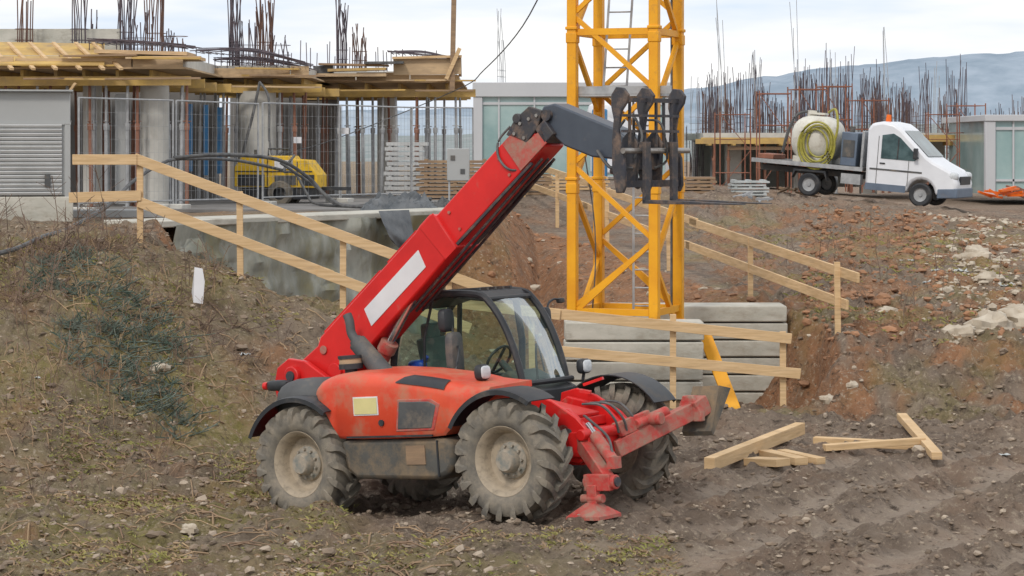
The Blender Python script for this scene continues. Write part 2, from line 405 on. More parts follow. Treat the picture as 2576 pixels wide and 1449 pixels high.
# recessed-looking top vent follows the shoulder of the cover
mb=MB();sec=[]
for i in range(9):
    u=i/8;x=lerp(.0,.66,u);zt=interp(x,[0,.4,.62,.74],[1.555,1.505,1.47,1.445]);w=sm(min(1,u*3.2+.15))
    for j in range(7):
        a=rad(lerp(24,24+52*w,j/6));r=.15;sec.append((x,-1.09+r*1.25*(1-math.cos(a))-.012*math.cos(a),zt-r+r*math.sin(a)+.012*math.sin(a)))
mb.add(sec,[(i*7+j,i*7+j+1,(i+1)*7+j+1,(i+1)*7+j) for i in range(8) for j in range(6)]);part('air_vent',mb,M['black'],fix=False)
mb=MB();mb.box((-.43,-1.099,1.235),(.32,.012,.17));part('decal',mb,M['ylabel'],label='plain yellow rectangular sticker')
mb=MB();mb.box((-.43,-1.093,1.235),(.35,.01,.2));part('decal_border',mb,M['white'])
mb=MB();mb.cyl((-.22,-1.08,1.05),(-.22,-1.11,1.05),.035,n=14);part('cover_lock',mb,M['black'])
mb=MB();mb.box((-.12,-1.1,.905),(1.2,.02,.02));part('cover_seam',mb,M['black'])
mb=MB();mb.prism([(-.86,.87),(-.80,.55),(-.66,.45),(.45,.43),(.62,.5),(.70,.60),(.70,.8),(.62,.87)],-1.06,-.45);part('side_tank',mb,M['skirt'],bevel=.05)
mb=MB();mb.box((.2,-1.064,.70),(.26,.014,.2));part('step_plate',mb,M['dwood'])
mb=MB();mb.box((.5,-1.064,.66),(.02,.014,.38));part('tank_seam',mb,M['black'])
mb=MB();mb.prism([(-.9,1.0),(-.8,.5),(.6,.5),(.75,.9),(.7,1.0)],.35,1.0);part('cab_side_step',mb,M['black'],bevel=.03)
def fender(x,yc,a0,a1,r=.735,w=.44):
    mb=MB();sec=[]
    for i in range(15):
        a=rad(a0+(a1-a0)*i/14);c=V((x+r*math.cos(a)*1.02,0,.625+r*math.sin(a)));n_=V((math.cos(a),0,math.sin(a)))
        sg=-1 if yc<0 else 1
        q=[(yc+sg*w/2,-.05),(yc+sg*w/2,0),(yc+sg*(w/2-.04),.012),(yc-sg*w/2,.012),(yc-sg*w/2,0),(yc+sg*(w/2-.03),-.0)]
        sec+= [ (c.x+n_.x*h,yy,c.z+n_.z*h) for yy,h in q]
    fs=[]
    for i in range(14):
        for j in range(6):fs.append((i*6+j,i*6+(j+1)%6,i*6+6+(j+1)%6,i*6+6+j))
    fs+=[(0,1,2,3,4,5),(89,88,87,86,85,84)];return mb.add(sec,fs)
for x,y,a0,a1 in((1.42,-.98,55,150),(1.42,.98,35,140),(-1.42,-.98,50,155),(-1.42,.98,40,140)):
    part('fender',fender(x,y,a0,a1),M['black'],ang=60)
mb=MB()
for y0,y1 in((-.36,-.28),(.28,.36)):
    mb.prism([(-2.35,1.1),(-2.45,1.45),(-2.38,1.66),(-2.2,1.76),(-1.95,1.72),(-1.5,1.45),(-1.1,1.3),(-1.1,1.0),(-1.9,.95)],y0,y1)
mb.cyl((-2.12,-.42,1.56),(-2.12,.42,1.56),.11,n=20)
part('boom_support',mb,M['red'],bevel=.012)
mb=MB();mb.cyl((-2.12,-.44,1.56),(-2.12,-.42,1.56),.06,n=16);part('pivot_pin',mb,M['iron'])
mb=MB();mb.cyl((-2.3,-.375,1.42),(-2.3,-.36,1.42),.04,n=12);part('pivot_pin',mb,M['iron'])
mb=MB();mb.ell((-1.55,-.66,1.28),(.42,.36,.27),18,10,.75);part('rear_cover',mb,M['dgrey'])
mb=MB();mb.prism([(-2.4,.8),(-2.5,1.15),(-2.3,1.25),(-2.15,.75)],-.4,.8);part('counterweight',mb,M['red'],bevel=.04)
mb=MB();mb.ell((-2.17,-.58,1.47),(.17,.07,.062),14,8,.6);mb.beam((-2.2,-.55,1.44),(-2.2,-.3,1.3),.05,.05);part('rear_lamp',mb,M['black'])
mb=MB();mb.cyl((-2.29,-.62,1.47),(-2.345,-.62,1.47),.045,n=14);part('lamp_lens',mb,M['red'])
# boom
d=V((.811,0,.585));n=V((-.585,0,.811));T0=V((-1.83,0,1.93))
def bp_(t,o,y=0): p=T0+d*t+n*o;return (p.x,y,p.z)
def bxz(t,o): p=T0+d*t+n*o;return (p.x,p.z)
boom=part('boom',MB().prism([bxz(-.05,-.02),bxz(.05,.03),bxz(1.9,.03),bxz(2.02,.05),bxz(2.2,.05),bxz(2.25,-.02),bxz(2.25,-.46),bxz(1.6,-.49),bxz(.9,-.50),bxz(.35,-.52),bxz(.05,-.62),bxz(-.3,-.62),(-2.24,1.50),(-2.26,1.62),(-2.1,1.74)],-.225,.225),M['red'],bevel=.02)
def bpart(name,mb,mats,**k): return ob(name,mb,mats,parent=boom,**k)
bpart('boom_extension',MB().prism([bxz(2.1,-.0),bxz(3.83,-.0),bxz(3.86,-.40),bxz(2.1,-.42)],-.18,.18),M['red'],bevel=.02)
for y in(-.17,.17):
    mb=MB();mb.beam(bp_(2.25,-.425,y),bp_(3.6,-.425,y),.03,.03);bpart('slide_rail',mb,M['iron'])
for o_ in(-.11,0,.11):
    mb=MB();mb.tube([bp_(1.2,-.53,o_),bp_(2.3,-.50,o_),bp_(3.7,-.45,o_)],.016);bpart('hydraulic_pipe',mb,M['iron'])
mb=MB();mb.prism([bxz(.78,-.15),bxz(1.82,-.15),bxz(1.78,-.36),bxz(.74,-.36)],-.233,-.226);bpart('name_plate',mb,M['white'],label='blank silver white rectangular plate')
mb=MB();mb.prism([bxz(2.0,.02),bxz(2.25,.02),bxz(2.25,-.48),bxz(2.05,-.48)],-.24,-.226);bpart('boom_collar',mb,M['red'],bevel=.006)
mb=MB();mb.cyl(bp_(-.02,-.42,-.226),bp_(-.02,-.42,-.26),.10,n=20);bpart('boom_boss',mb,M['red'],bevel=.006)
mb=MB();mb.cyl(bp_(.0,-.12,-.226),bp_(.0,-.12,-.245),.05,n=16);bpart('boom_boss',mb,M['redworn'],bevel=.004)
def bolts(name,lst,y,r,mt):
    mb=MB()
    for t,o in lst: mb.cyl(bp_(t,o,y),bp_(t,o,y-.018),r,n=8)
    b_=bpart(name,mb,M[mt]);b_['kind']='stuff'
bolts('bolts',[(t,o) for t in(2.4,3.3,3.5,3.7) for o in(-.1,-.33)],-.18,.018,'redworn')
for t0,t1 in((.1,1.2),(1.35,1.9)): mb=MB();mb.beam(bp_(t0,.04,-.15),bp_(t1,.04,-.15),.05,.05);bpart('guide_rail',mb,M['red'])
mb=MB()
hp=[bxz(3.55,.02),bxz(3.75,.07),bxz(3.98,.05),bxz(4.08,-.10),bxz(3.92,-.20),bxz(3.7,-.23)]
mb.prism(hp,-.2,-.15);mb.prism(hp,.15,.2);mb.cyl(bp_(3.78,.05,-.22),bp_(3.78,.05,.22),.055,n=14)
mb.box(bp_(3.96,-.29),(.16,.40,.20),Matrix.Rotation(rad(-36),3,'Y'));mb.box(bp_(3.9,-.1),(.1,.28,.26),Matrix.Rotation(rad(-36),3,'Y'))
bpart('boom_head',mb,M['iron'],bevel=.01)
bolts('bolts',((3.65,-.05),(3.78,-.02),(3.9,-.06),(3.72,-.17),(4.0,-.10)),-.2,.02,'steel')
mb=MB();mb.prism([bxz(3.45,-.02),bxz(3.62,-.02),bxz(3.7,-.22),bxz(3.95,-.25),bxz(3.9,-.40),bxz(3.45,-.40)],-.2,-.181);bpart('head_cheek',mb,M['redworn'])
mb=MB();mb.tube(smooth_path([bp_(3.5,-.41,-.1),bp_(3.35,-.3,-.2),bp_(3.32,-.1,-.2),bp_(3.42,.05,-.17),bp_(3.6,.1,-.1)]),.014);bpart('boom_hose',mb,M['hose'])
jib=ob('jib',MB().prism([(1.45,4.04),(1.45,4.20),(1.52,4.29),(1.66,4.30),(2.42,3.96),(2.58,3.84),(2.60,3.72),(2.50,3.62),(2.1,3.69),(1.75,3.84),(1.60,3.98)],-.14,.14),M['jib'],parent=boom,bevel=.02)
for a_,c_,r_ in(((2.52,-.2,3.74),(2.52,.2,3.74),.07),((1.58,-.19,4.18),(1.58,.19,4.18),.06),((2.3,-.05,3.55),(2.62,-.05,3.36),.055)):
    mb=MB();mb.cyl(a_,c_,r_,n=16);ob('jib_pin',mb,M['iron'],parent=boom)
mb=MB();mb.tube(smooth_path([(2.2,-.17,3.75),(2.4,-.22,3.55),(2.6,-.25,3.65),(2.7,-.2,3.8)]),.018);ob('jib_hose',mb,M['hose'],parent=boom)
car=empty('fork_carriage',(2.74,0,3.72),(0,rad(PH),0));car.parent=boom
cp=lambda name,mb,mats,**k: ob(name,mb,mats,parent=car,**k)
pl=[(-.03,-.45),(.05,-.45),(.085,-.38),(.07,-.1),(.02,.0),(.0,.2),(.03,.38),(.1,.47),(.12,.55),(.06,.62),(-.03,.63),(-.09,.55),(-.09,.42),(-.06,.3),(-.08,.1),(-.08,-.2)]
for y in(-.54,-.08,.50):
    mb=MB();mb.prism(pl,y-.022,y+.022);cp('carriage_plate',mb,M['iron'],bevel=.008)
mb=MB();bq=[(-.12,-.35),(.04,-.4),(.06,.05),(-.04,.2),(-.14,.1)];mb.prism(bq,-.30,-.26);mb.prism(bq,.14,.18);mb.box((-.05,-.06,-.12),(.1,.42,.2));cp('carriage_bracket',mb,M['iron'],bevel=.008)
for z,w in((.50,.045),(.34,.028),(.18,.028),(-.36,.07)):
    mb=MB();mb.beam((.03,-.54,z),(.03,.50,z),w*.7,w);cp('carriage_rail',mb,M['iron'])
for y in(-.40,.08,.22,.36):
    mb=MB();mb.beam((.03,y,.50),(.03,y,-.05),.025,.025);cp('carriage_bar',mb,M['iron'])
mb=MB();mb.cyl((.10,-.62,-.02),(.10,.58,-.02),.030,n=14);cp('carriage_shaft',mb,M['steel'])
for P in([(-.1,-.3,.3),(-.2,-.35,.1),(-.12,-.4,-.15),(0,-.3,-.2)],[(-.1,.1,.3),(.15,.0,.25),(.12,.15,-.1),(0,.1,-.2)],[(-.12,-.1,.1),(-.05,-.2,.32),(.08,-.25,.12),(.02,-.3,-.1)]):
    mb=MB();mb.tube(smooth_path(P),.014);cp('carriage_hose',mb,M['hose'])
def tine():
    mb=MB();mb.box((.17,0,-.24),(.04,.10,.62));mb.prism([(.15,-.56),(.15,-.52),(.5,-.525),(1.33,-.548),(1.33,-.556),(.5,-.562)],-.05,.05);mb.box((.14,0,.02),(.07,.09,.1));return mb
t=cp('fork_tine',tine(),M['iron'],loc=(0,-.30,0),bevel=.005);dup(t,(0,.2,0))
mb=MB();mb.cyl((-1.25,-.12,1.35),(-.88,-.12,1.85),.085,n=18);mb.cyl((-.93,-.12,1.78),(-.86,-.12,1.875),.105,n=18);part('lift_cylinder',mb,M['redworn'])
mb=MB();mb.cyl((-.88,-.12,1.85),(-.42,-.12,2.42),.045,n=14);mb.cyl((-.42,-.2,2.44),(-.42,.0,2.44),.08,n=14);part('cylinder_rod',mb,M['chrome'])
# cab
cab=empty('cab',(0,0,0));cab.parent=TH
cq=lambda name,mb,mats,**k: ob(name,mb,mats,parent=cab,**k)
near=[(-1.12,1.42),(-1.08,1.72),(-.98,2.02),(-.82,2.25),(-.6,2.35),(-.3,2.375),(.18,2.34),(.34,2.24),(.5,2.02),(.62,1.75),(.69,1.5),(.72,1.33)]
mb=MB()
for y in(.2,1.0):
    P=smooth_path([(x,y,z) for x,z in near],4)
    mb.tube(P,.04,8)
    mb.tube([(-1.12,y,1.42),(-.6,y,1.42),(0,y,1.38),(.72,y,1.33)],.04,8)
mb.tube([(.08,1.0,2.36),(.14,1.0,1.8),(.1,1.0,1.38)],.04,8)
mb.tube([(-.45,.2,2.36),(-.62,.2,1.9),(-.66,.2,1.42)],.016,8);mb.tube([(-.72,1.0,2.3),(-.76,1.0,1.9),(-.76,1.0,1.42)],.03,8)
for x,z in((.3,2.28),(.8,1.34),(-1.12,1.42),(-.85,2.24)): mb.tube([(x,.2,z),(x+(.03 if x>0 else 0),.6,z),(x,1.0,z)],.03,8)
cq('cab_frame',mb,M['black'])
mb=MB();mb.prism([(-.88,2.28),(-.6,2.375),(-.3,2.40),(.2,2.365),(.34,2.26),(.3,2.25),(-.3,2.33),(-.8,2.22)],.2,1.0);cq('cab_roof',mb,M['black'],bevel=.02)
for y in(.33,.47,.61,.75,.89): mb=MB();mb.beam((-.65,y,2.40),(.12,y,2.395),.035,.03);cq('roof_rib',mb,M['dgrey'])
mb=MB();bd=[(-1.12,1.0),(-1.12,1.42),(-.4,1.42),(.72,1.33),(.86,1.25),(.86,1.0),(.7,.85),(-1.0,.85)];mb.prism(bd,.22,.28)
mb.prism(bd,.93,1.0)
mb.prism([(.72,1.33),(.86,1.25),(.86,1.0),(.72,.9),(.66,.9),(.66,1.33)],.281,.929);mb.box((-.2,.6,.9),(1.7,.63,.06));mb.prism([(-1.12,.9),(-1.12,1.42),(-1.06,1.42),(-1.06,.9)],.281,.929)
cq('cab_body',mb,M['black'],bevel=.01)
def glz(name,polys):
    mb=MB()
    for p in polys: mb.add(p,[tuple(range(len(p)))])
    return cq(name,mb,M['glass'],fix=False,smooth=False)
side=[(-1.1,1.42),(-1.06,1.72),(-.96,2.02),(-.8,2.24),(-.58,2.33),(-.3,2.355),(.18,2.32),(.33,2.22),(.49,2.02),(.61,1.75),(.68,1.5),(.7,1.34),(0,1.38)]
glz('side_window',[[(x,.2,z) for x,z in side]]);glz('side_window',[[(x,1.0,z) for x,z in side]])
mb=MB();fr=[(.32,2.27),(.47,2.1),(.6,1.87),(.71,1.6),(.78,1.36)];vs=[]
for x,z in fr:
    for k in range(9):
        u=k/8;vs.append((x-.05+.09*math.sin(math.pi*u),.2+.8*u,z))
cq('windscreen',mb.add(vs,[(i*9+j,i*9+j+1,i*9+10+j,i*9+9+j) for i in range(4) for j in range(8)]),M['glass'],fix=False)
glz('rear_window',[[(-1.12,.22,1.42),(-1.12,.98,1.42),(-.86,.98,2.22),(-.86,.22,2.22)]])
mb=MB();mb.box((-.55,.6,1.25),(.5,.5,.16));mb.box((-.78,.6,1.58),(.13,.48,.62),Matrix.Rotation(rad(-10),3,'Y'));mb.box((-.86,.6,1.95),(.1,.26,.2));mb.box((-.5,.36,1.42),(.4,.07,.06));mb.box((-.5,.84,1.42),(.4,.07,.06));cq('seat',mb,M['seat'],bevel=.04)
mb=MB();mb.prism([(.25,1.0),(.2,1.38),(.4,1.48),(.62,1.38),(.7,1.0)],.32,.9);mb.cyl((.3,.6,1.4),(.12,.6,1.58),.04);cq('dashboard',mb,M['dgrey'],bevel=.03)
mb=MB();mb.tube([V((.1,.6,1.6))+V((.13*math.cos(a)*.7,.19*math.sin(a),.19*math.cos(a)*.75)) for a in [i*math.pi/9 for i in range(19)]],.016,6);mb.beam((.0,.6,1.47),(.2,.6,1.73),.03,.02);cq('steering_wheel',mb,M['black'])
mb=MB();mb.ell((-.86,.34,1.55),(.12,.08,.1),12,8,.6);mb.cyl((-.8,.34,1.6),(-.72,.34,1.68),.025);cq('jug',mb,M['blue'])
mb=MB();mb.tube(smooth_path([(.7,.5,1.36),(.66,.55,1.6),(.62,.62,1.75)]),.012);mb.beam((.74,.58,1.45),(.6,.66,1.85),.012,.02);cq('wiper',mb,M['black'])
mb=MB();mb.tube(smooth_path([(.15,-.25,1.5),(.12,-.12,1.75),(-.05,.02,1.85),(-.1,.04,2.2)]),.014);part('mirror_arm',mb,M['black'])
mb=MB();mb.ell((-.13,.0,2.08),(.06,.10,.13),14,8,.55);part('mirror',mb,M['black'])
mb=MB();mb.ell((.0,-.05,1.72),(.06,.11,.23),14,8,.45);part('mirror',mb,M['dgrey'])
mb=MB();mb.tube(smooth_path([(.5,1.03,1.95),(.42,1.15,2.15),(.4,1.3,2.22),(.42,1.4,2.2)]),.013);mb.ell((.42,1.1,2.02),(.05,.06,.12),12,8,.5);mb.ell((.42,1.4,2.2),(.04,.05,.03),10,6,.6);part('mirror',mb,M['black'])
def lamp(x,y,z):
    mb=MB();mb.ell((x,y,z),(.06,.095,.085),14,8,.6);mb.tube([(x,y,z-.05),(x-.03,y,z-.16)],.018)
    h=part('headlight',mb,M['black']);m2=MB();m2.ell((x+.035,y,z),(.035,.08,.07),14,8,.6);ob('lamp_glass',m2,M['lamp'],parent=h)
lamp(.82,-.62,1.52);lamp(.9,1.1,1.46)
mb=MB();mb.cyl((-.60,-.48,1.48),(-1.02,-.48,1.90),.115,.105,n=22);mb.cyl((-1.02,-.48,1.90),(-1.05,-.48,1.93),.075,n=22)
P=smooth_path([(-1.0,-.48,1.88),(-1.1,-.48,2.0),(-1.12,-.48,2.14),(-1.15,-.48,2.22)]);mb.tube(P,.052,12);part('exhaust',mb,M['dgrey'])
mb=MB();mb.cyl((-1.02,-.62,1.55),(-1.02,-.62,1.62),.07,n=20);mb.cyl((-1.02,-.62,1.62),(-1.02,-.62,1.68),.135,n=26);mb.cyl((-1.02,-.62,1.735),(-1.02,-.62,1.77),.14,n=26);part('air_filter',mb,M['black'])
mb=MB();mb.cyl((-1.02,-.62,1.68),(-1.02,-.62,1.735),.128,n=26);part('filter_band',mb,M['ply'])
mb=MB();fp=[(1.05,1.0),(1.1,1.22),(1.3,1.26),(1.55,1.18),(1.85,1.0),(2.0,.85),(2.02,.62),(1.85,.52),(1.5,.6),(1.3,.8)]
mb.prism(fp,-.42,-.37);mb.prism(fp,.37,.42)
mb.beam((1.1,-.1,1.15),(1.75,-.1,1.0),.5,.04);mb.box((1.85,0,.72),(.2,.9,.26));mb.cyl((1.95,-.5,.82),(1.95,.5,.82),.06,n=14)
part('front_frame',mb,M['red'],bevel=.01)
for c_ in((1.25,1.12),(1.5,.95),(1.75,.85),(1.9,.68)): mb=MB();mb.cyl((c_[0],-.42,c_[1]),(c_[0],-.45,c_[1]),.04,n=12);part('frame_pin',mb,M['iron'])
mb=MB();mb.beam((1.55,.1,1.25),(1.65,.16,1.22),.2,.03);mb.beam((1.5,.25,1.3),(1.72,.3,1.36),.05,.03);part('front_lever',mb,M['red'])
stab=empty('stabiliser',(0,0,0));stab.parent=TH
sq=lambda name,mb,mats,p,**k: ob(name,mb,mats,parent=p,**k)
mb=MB();mb.beam((1.72,-.30,.86),(2.38,-.66,.36),.12,.15);mb.cyl((1.68,-.42,.84),(1.68,-.2,.84),.10,n=14);mb.cyl((2.12,-.68,.36),(2.5,-.68,.36),.075,n=14)
mb.box((2.3,-.72,.36),(.32,.08,.17));mb.box((2.24,-.74,.24),(.12,.08,.2));sq('stabiliser_leg',mb,M['redworn'],stab,bevel=.01)
for x in(2.11,2.51): mb=MB();mb.cyl((x-.01,-.68,.36),(x+.01,-.68,.36),.05,n=12);sq('leg_pin',mb,M['iron'],stab)
mb=MB();q=[(2.02,-.94,.0),(2.44,-.94,.0),(2.44,-.56,.0),(2.02,-.56,.0)];mb.add(q+[(x,y,.035) for x,y,z in q]+[(2.18,-.8,.16),(2.28,-.8,.16),(2.28,-.7,.16),(2.18,-.7,.16)],[(0,1,2,3),(0,1,5,4),(1,2,6,5),(2,3,7,6),(3,0,4,7),(4,5,9,8),(5,6,10,9),(6,7,11,10),(7,4,8,11),(8,9,10,11)]);mb.cyl((2.1,-.74,.2),(2.36,-.74,.2),.045)
sq('foot_plate',mb,M['redworn'],stab)
mb=MB();mb.cyl((2.06,-.38,.80),(2.42,-.60,.56),.065,n=16);mb.box((2.44,-.62,.55),(.1,.12,.12));sq('stabiliser_cylinder',mb,M['redworn'],stab)
mb=MB();mb.cyl((1.9,-.28,.91),(2.08,-.39,.79),.035,n=14);sq('stabiliser_rod',mb,M['chrome'],stab)
mb=MB();mb.tube(smooth_path([(1.8,-.2,1.0),(2.0,-.4,.98),(2.3,-.5,.8),(2.4,-.58,.62)]),.014);sq('stabiliser_hose',mb,M['hose'],stab)
stab2=empty('stabiliser',(0,0,0));stab2.parent=TH
mb=MB();mb.beam((1.95,.1,.62),(2.33,1.02,.93),.14,.18);mb.cyl((1.85,.25,.8),(2.05,.25,.8),.09,n=14);mb.beam((2.0,.12,.82),(2.15,.5,.92),.06,.16);mb.cyl((2.1,.5,.9),(2.3,.5,.9),.07,n=12);mb.cyl((2.1,.3,.86),(2.2,.75,.96),.055,n=14);sq('stabiliser_leg',mb,M['redworn'],stab2,bevel=.01)
mb=MB();mb.prism([(2.16,.82),(2.48,.82),(2.48,.92),(2.38,1.10),(2.26,1.10),(2.16,.92)],.98,1.06);mb.beam((2.33,1.02,.93),(2.38,1.18,1.0),.24,.2);sq('leg_bracket',mb,M['redworn'],stab2,bevel=.01)
mb=MB();ya,za,yb,zb=1.10,.66,1.42,1.14
mb.add([(2.16,ya,za),(2.54,ya,za),(2.60,yb,zb),(2.22,yb,zb),(2.16,ya-.03,za+.05),(2.54,ya-.03,za+.05),(2.56,yb-.16,zb+.04),(2.22,yb-.16,zb+.04)],[(0,1,2,3),(4,5,6,7),(0,1,5,4),(1,2,6,5),(2,3,7,6),(3,0,4,7)]);sq('foot_plate',mb,M['skirt'],stab2,label='worn grey brown raised foot plate')
for y0 in(-.15,.0,.18): mb=MB();mb.tube(smooth_path([(1.75,y0,1.12),(1.95,y0+.05,1.1),(2.08,y0+.1,.95),(2.05,y0+.2,.8)]),.014);part('hydraulic_hose',mb,M['hose'])
mb=MB();mb.cyl((-.3,-.25,.62),(.6,-.25,.62),.08);mb.box((.2,.5,.65),(1.2,.4,.35));part('underbody',mb,M['black'])
# ------------------------------------------------------------------ guard rails
def guard(label,loc,posts,rails):
    e=empty('guard_rail',loc,label=label,cat='guard rail',group='timber guard rails around the pit')
    for p in posts: m=MB();m.beam((p[0],p[1]+.06,p[2]-.3),(p[0]+R.uniform(-.02,.02),p[1]+.06,p[3]),.09,.06,up=(0,1,0));ob('post',m,M['wood'],parent=e,world=True,bevel=.004)
    for a,c in rails: m=MB();m.beam(a,c,.04,.15);ob('rail',m,M['wood'],parent=e,world=True,bevel=.004)
Yl=34.95
guard('pale timber guard rail descending along the earth bank',(-5.4,Yl,2.4),
 [(-5.38,Yl,2.4,3.72),(-3.93,Yl,1.9,3.2),(-2.45,Yl,1.4,2.55),(-.9,Yl,.8,1.95)],
 [((-6.35,Yl-.02,3.66),(-5.42,Yl-.02,3.66)),((-6.4,Yl-.02,3.11),(-5.36,Yl-.02,3.14)),((-5.46,Yl,3.68),(-2.9,Yl,2.72)),((-3.1,Yl-.045,2.80),(-.3,Yl-.045,1.76)),((-5.4,Yl,3.05),(-2.6,Yl,1.98)),((-2.8,Yl-.045,2.05),(-.6,Yl-.045,1.22))])
guard('pale timber guard rail in front of the concrete ballast',(2.35,35.2,-.1),
 [(2.35,35.25,-.1,1.4),(3.96,35.25,-.15,1.15),(.3,35.25,.1,1.5),(-.9,35.3,.5,1.6)],
 [((.5,35.2,1.43),(4.07,35.2,1.05)),((.6,35.2,.88),(4.2,35.2,.54)),((-1.2,35.16,1.62),(.7,35.16,1.40))])
def rl(t,z): return (5.05-4.72*t,37+26*t,z)
guard('pale timber guard rail climbing along the pit edge',(4.9,37,.9),
 [(5.0,37,.9,2.08),(4.15,42,1.1,2.27),(3.1,47.6,1.4,2.5),(2.1,53.1,1.7,2.9),(1.1,58.6,2.0,3.2),(.3,63,2.2,3.4)],
 [(rl(-.03,1.88),rl(.35,2.42)),(rl(.33,2.42),rl(.7,2.98)),(rl(.68,2.98),rl(1,3.45)),(rl(-.01,1.44),rl(.36,1.97)),(rl(.35,1.95),rl(.72,2.5)),(rl(.7,2.48),rl(1,2.9))])
# ------------------------------------------------------------------ ballast slabs
def slab(x0,x1,y0,y1,z,h):
    m=MB();m.box((0,0,h/2),(x1-x0,y1-y0,h));return ob('concrete_slab',m,M['slab'],loc=((x0+x1)/2,(y0+y1)/2,z),bevel=.022,label='grey precast ballast slab stacked in the pit',cat='concrete slab',group='concrete ballast slabs stacked around the crane base')
for i in range(4):
    j=R.uniform(-.012,.012);slab(.78+j,2.86+j,36.1+j,36.8+j,.06+i*.297,.272)
for i in range(6):
    j=R.uniform(-.012,.012);slab(1.6+j,4.44+j,39.0+j,39.9+j,-.38+i*.280,.256)
m=MB();m.box((1.8,36.4,-.08),(1.9,.5,.26));ob('timber_bearer',m,M['dwood'],label='dark timber bearer beneath ballast slabs',cat='timber')
# ------------------------------------------------------------------ crane mast
be=rad(20);fx=V((math.cos(be),-math.sin(be),0));sx=V((math.sin(be),math.cos(be),0))
mo=V((2.18,37.0,0))-fx*1.32
crane=empty('crane_mast',(mo.x+.8,mo.y+.5,-.3),label='orange yellow lattice crane mast standing in the pit',cat='crane mast')
cs=[mo,mo+fx*1.32,mo+fx*1.32+sx*1.32,mo+sx*1.32]
ztop=13.0
for c in cs:
    m=MB();m.box((c.x,c.y,ztop/2-.15),(.15,.15,ztop+.3),Matrix.Rotation(-be,3,'Z'))
    for z in(1.1,3.35,5.68,8,10.3): m.box((c.x,c.y,z),(.19,.19,.05),Matrix.Rotation(-be,3,'Z'));m.box((c.x,c.y,z-.15),(.175,.175,.16),Matrix.Rotation(-be,3,'Z'))
    ob('mast_leg',m,M['crane'],parent=crane,world=True,bevel=.012)
up=V((0,0,1))
for k in range(4):
    a,c=cs[k],cs[(k+1)%4];m=MB()
    z=1.25 if k in(0,2) else .9;flip=k%2==0
    while z<12:
        z2=z+1.16
        p,q=(a,c) if flip else (c,a)
        m.beam(p+up*z,q+up*z2,.07,.07);z=z2;flip=not flip
    if k%2==0: m.beam(a+up*1.35,c+up*2.4,.06,.06)
    ob('mast_lacing',m,M['crane'],parent=crane,world=True)
    for z in(1.3,5.62,10.3):
        m=MB();m.beam(a+up*z,c+up*z,.08,.1);ob('mast_crossbar',m,M['crane'],parent=crane,world=True)
m=MB();pl0=(cs[0]+cs[2])/2;m.box((pl0.x,pl0.y,4.65),(1.5,1.2,.05),Matrix.Rotation(-be,3,'Z'));m.box((pl0.x-.05,pl0.y-.6,4.72),(1.5,.05,.12),Matrix.Rotation(-be,3,'Z'));ob('mast_platform',m,M['galv'],parent=crane,world=True)
def ladder(p0,p1):
    m=MB();p0=V(p0);p1=V(p1);s_=fx*.19
    for q in(-1,1): m.beam(p0+s_*q,p1+s_*q,.035,.06,up=(0,1,0))
    L_=(p1-p0).length;k=int(L_/.28)
    for i in range(k): c=p0.lerp(p1,(i+.5)/k);m.cyl(c-s_,c+s_,.014,n=6)
    ob('mast_ladder',m,M['galv'],parent=crane,world=True)
c0=(cs[0]+cs[2])/2
ladder((c0.x+.30,c0.y,-.2),(c0.x+.30,c0.y+.1,4.6));ladder((c0.x-.18,c0.y,4.65),(c0.x+.10,c0.y,9))
m=MB();m.tube(smooth_path([(cs[0].x+.2,cs[0].y,7.5),(cs[0].x+.05,cs[0].y+.3,5),(cs[0].x+.35,cs[0].y+.2,2.6),(cs[0].x+.3,cs[0].y,1.2)]),.012);ob('mast_cable',m,M['hose'],parent=crane,world=True)
m=MB();m.tube([(cs[2].x-.1,cs[2].y,12),(cs[2].x-.1,cs[2].y,.5)],.03);ob('mast_cable',m,M['hose'],parent=crane,world=True)
m=MB();m.beam((2.94,36.95,.98),(3.36,36.0,-.2),.2,.09,up=(0,1,0));ob('crane_strut',m,M['crane'],parent=crane,world=True,bevel=.01)
m=MB();m.box((c0.x,c0.y,-.15),(2.4,2.2,.3));ob('crane_base',m,M['slab'],parent=crane,world=True)
# ------------------------------------------------------------------ retaining wall
B=V((-6.2,41.8,0));C=V((-.9,50.1,0));m=MB();dv=C-B;L_=dv.length;nn=V((dv.y,-dv.x,0)).normalized();vs=[];NX,NZ=70,24
for i in range(NX+1):
    for j in range(NZ+1):
        p=B+dv*(i/NX);z=-.4+2.9*j/NZ;o=.22*noise.fractal(V((i*.14,j*.14,5)),.7,2,5)
        vs.append((p.x+nn.x*(.45+o),p.y+nn.y*(.45+o),z))
m.add(vs,[(i*(NZ+1)+j,i*(NZ+1)+j+1,(i+1)*(NZ+1)+j+1,(i+1)*(NZ+1)+j) for i in range(NX) for j in range(NZ)])
rw=empty('retaining_wall',(-3.9,45.4,-.4),label='stained grey retaining wall along the pit',cat='retaining wall')
ob('wall_face',m,M['wallp'],parent=rw,world=True,fix=False)
m=MB();m.beam(B-nn*.1+V((-.3,-.4,2.52)),C-nn*.1+V((.2,.3,2.52)),1.2,.12);ob('wall_coping',m,M['slab'],parent=rw,world=True,bevel=.02)
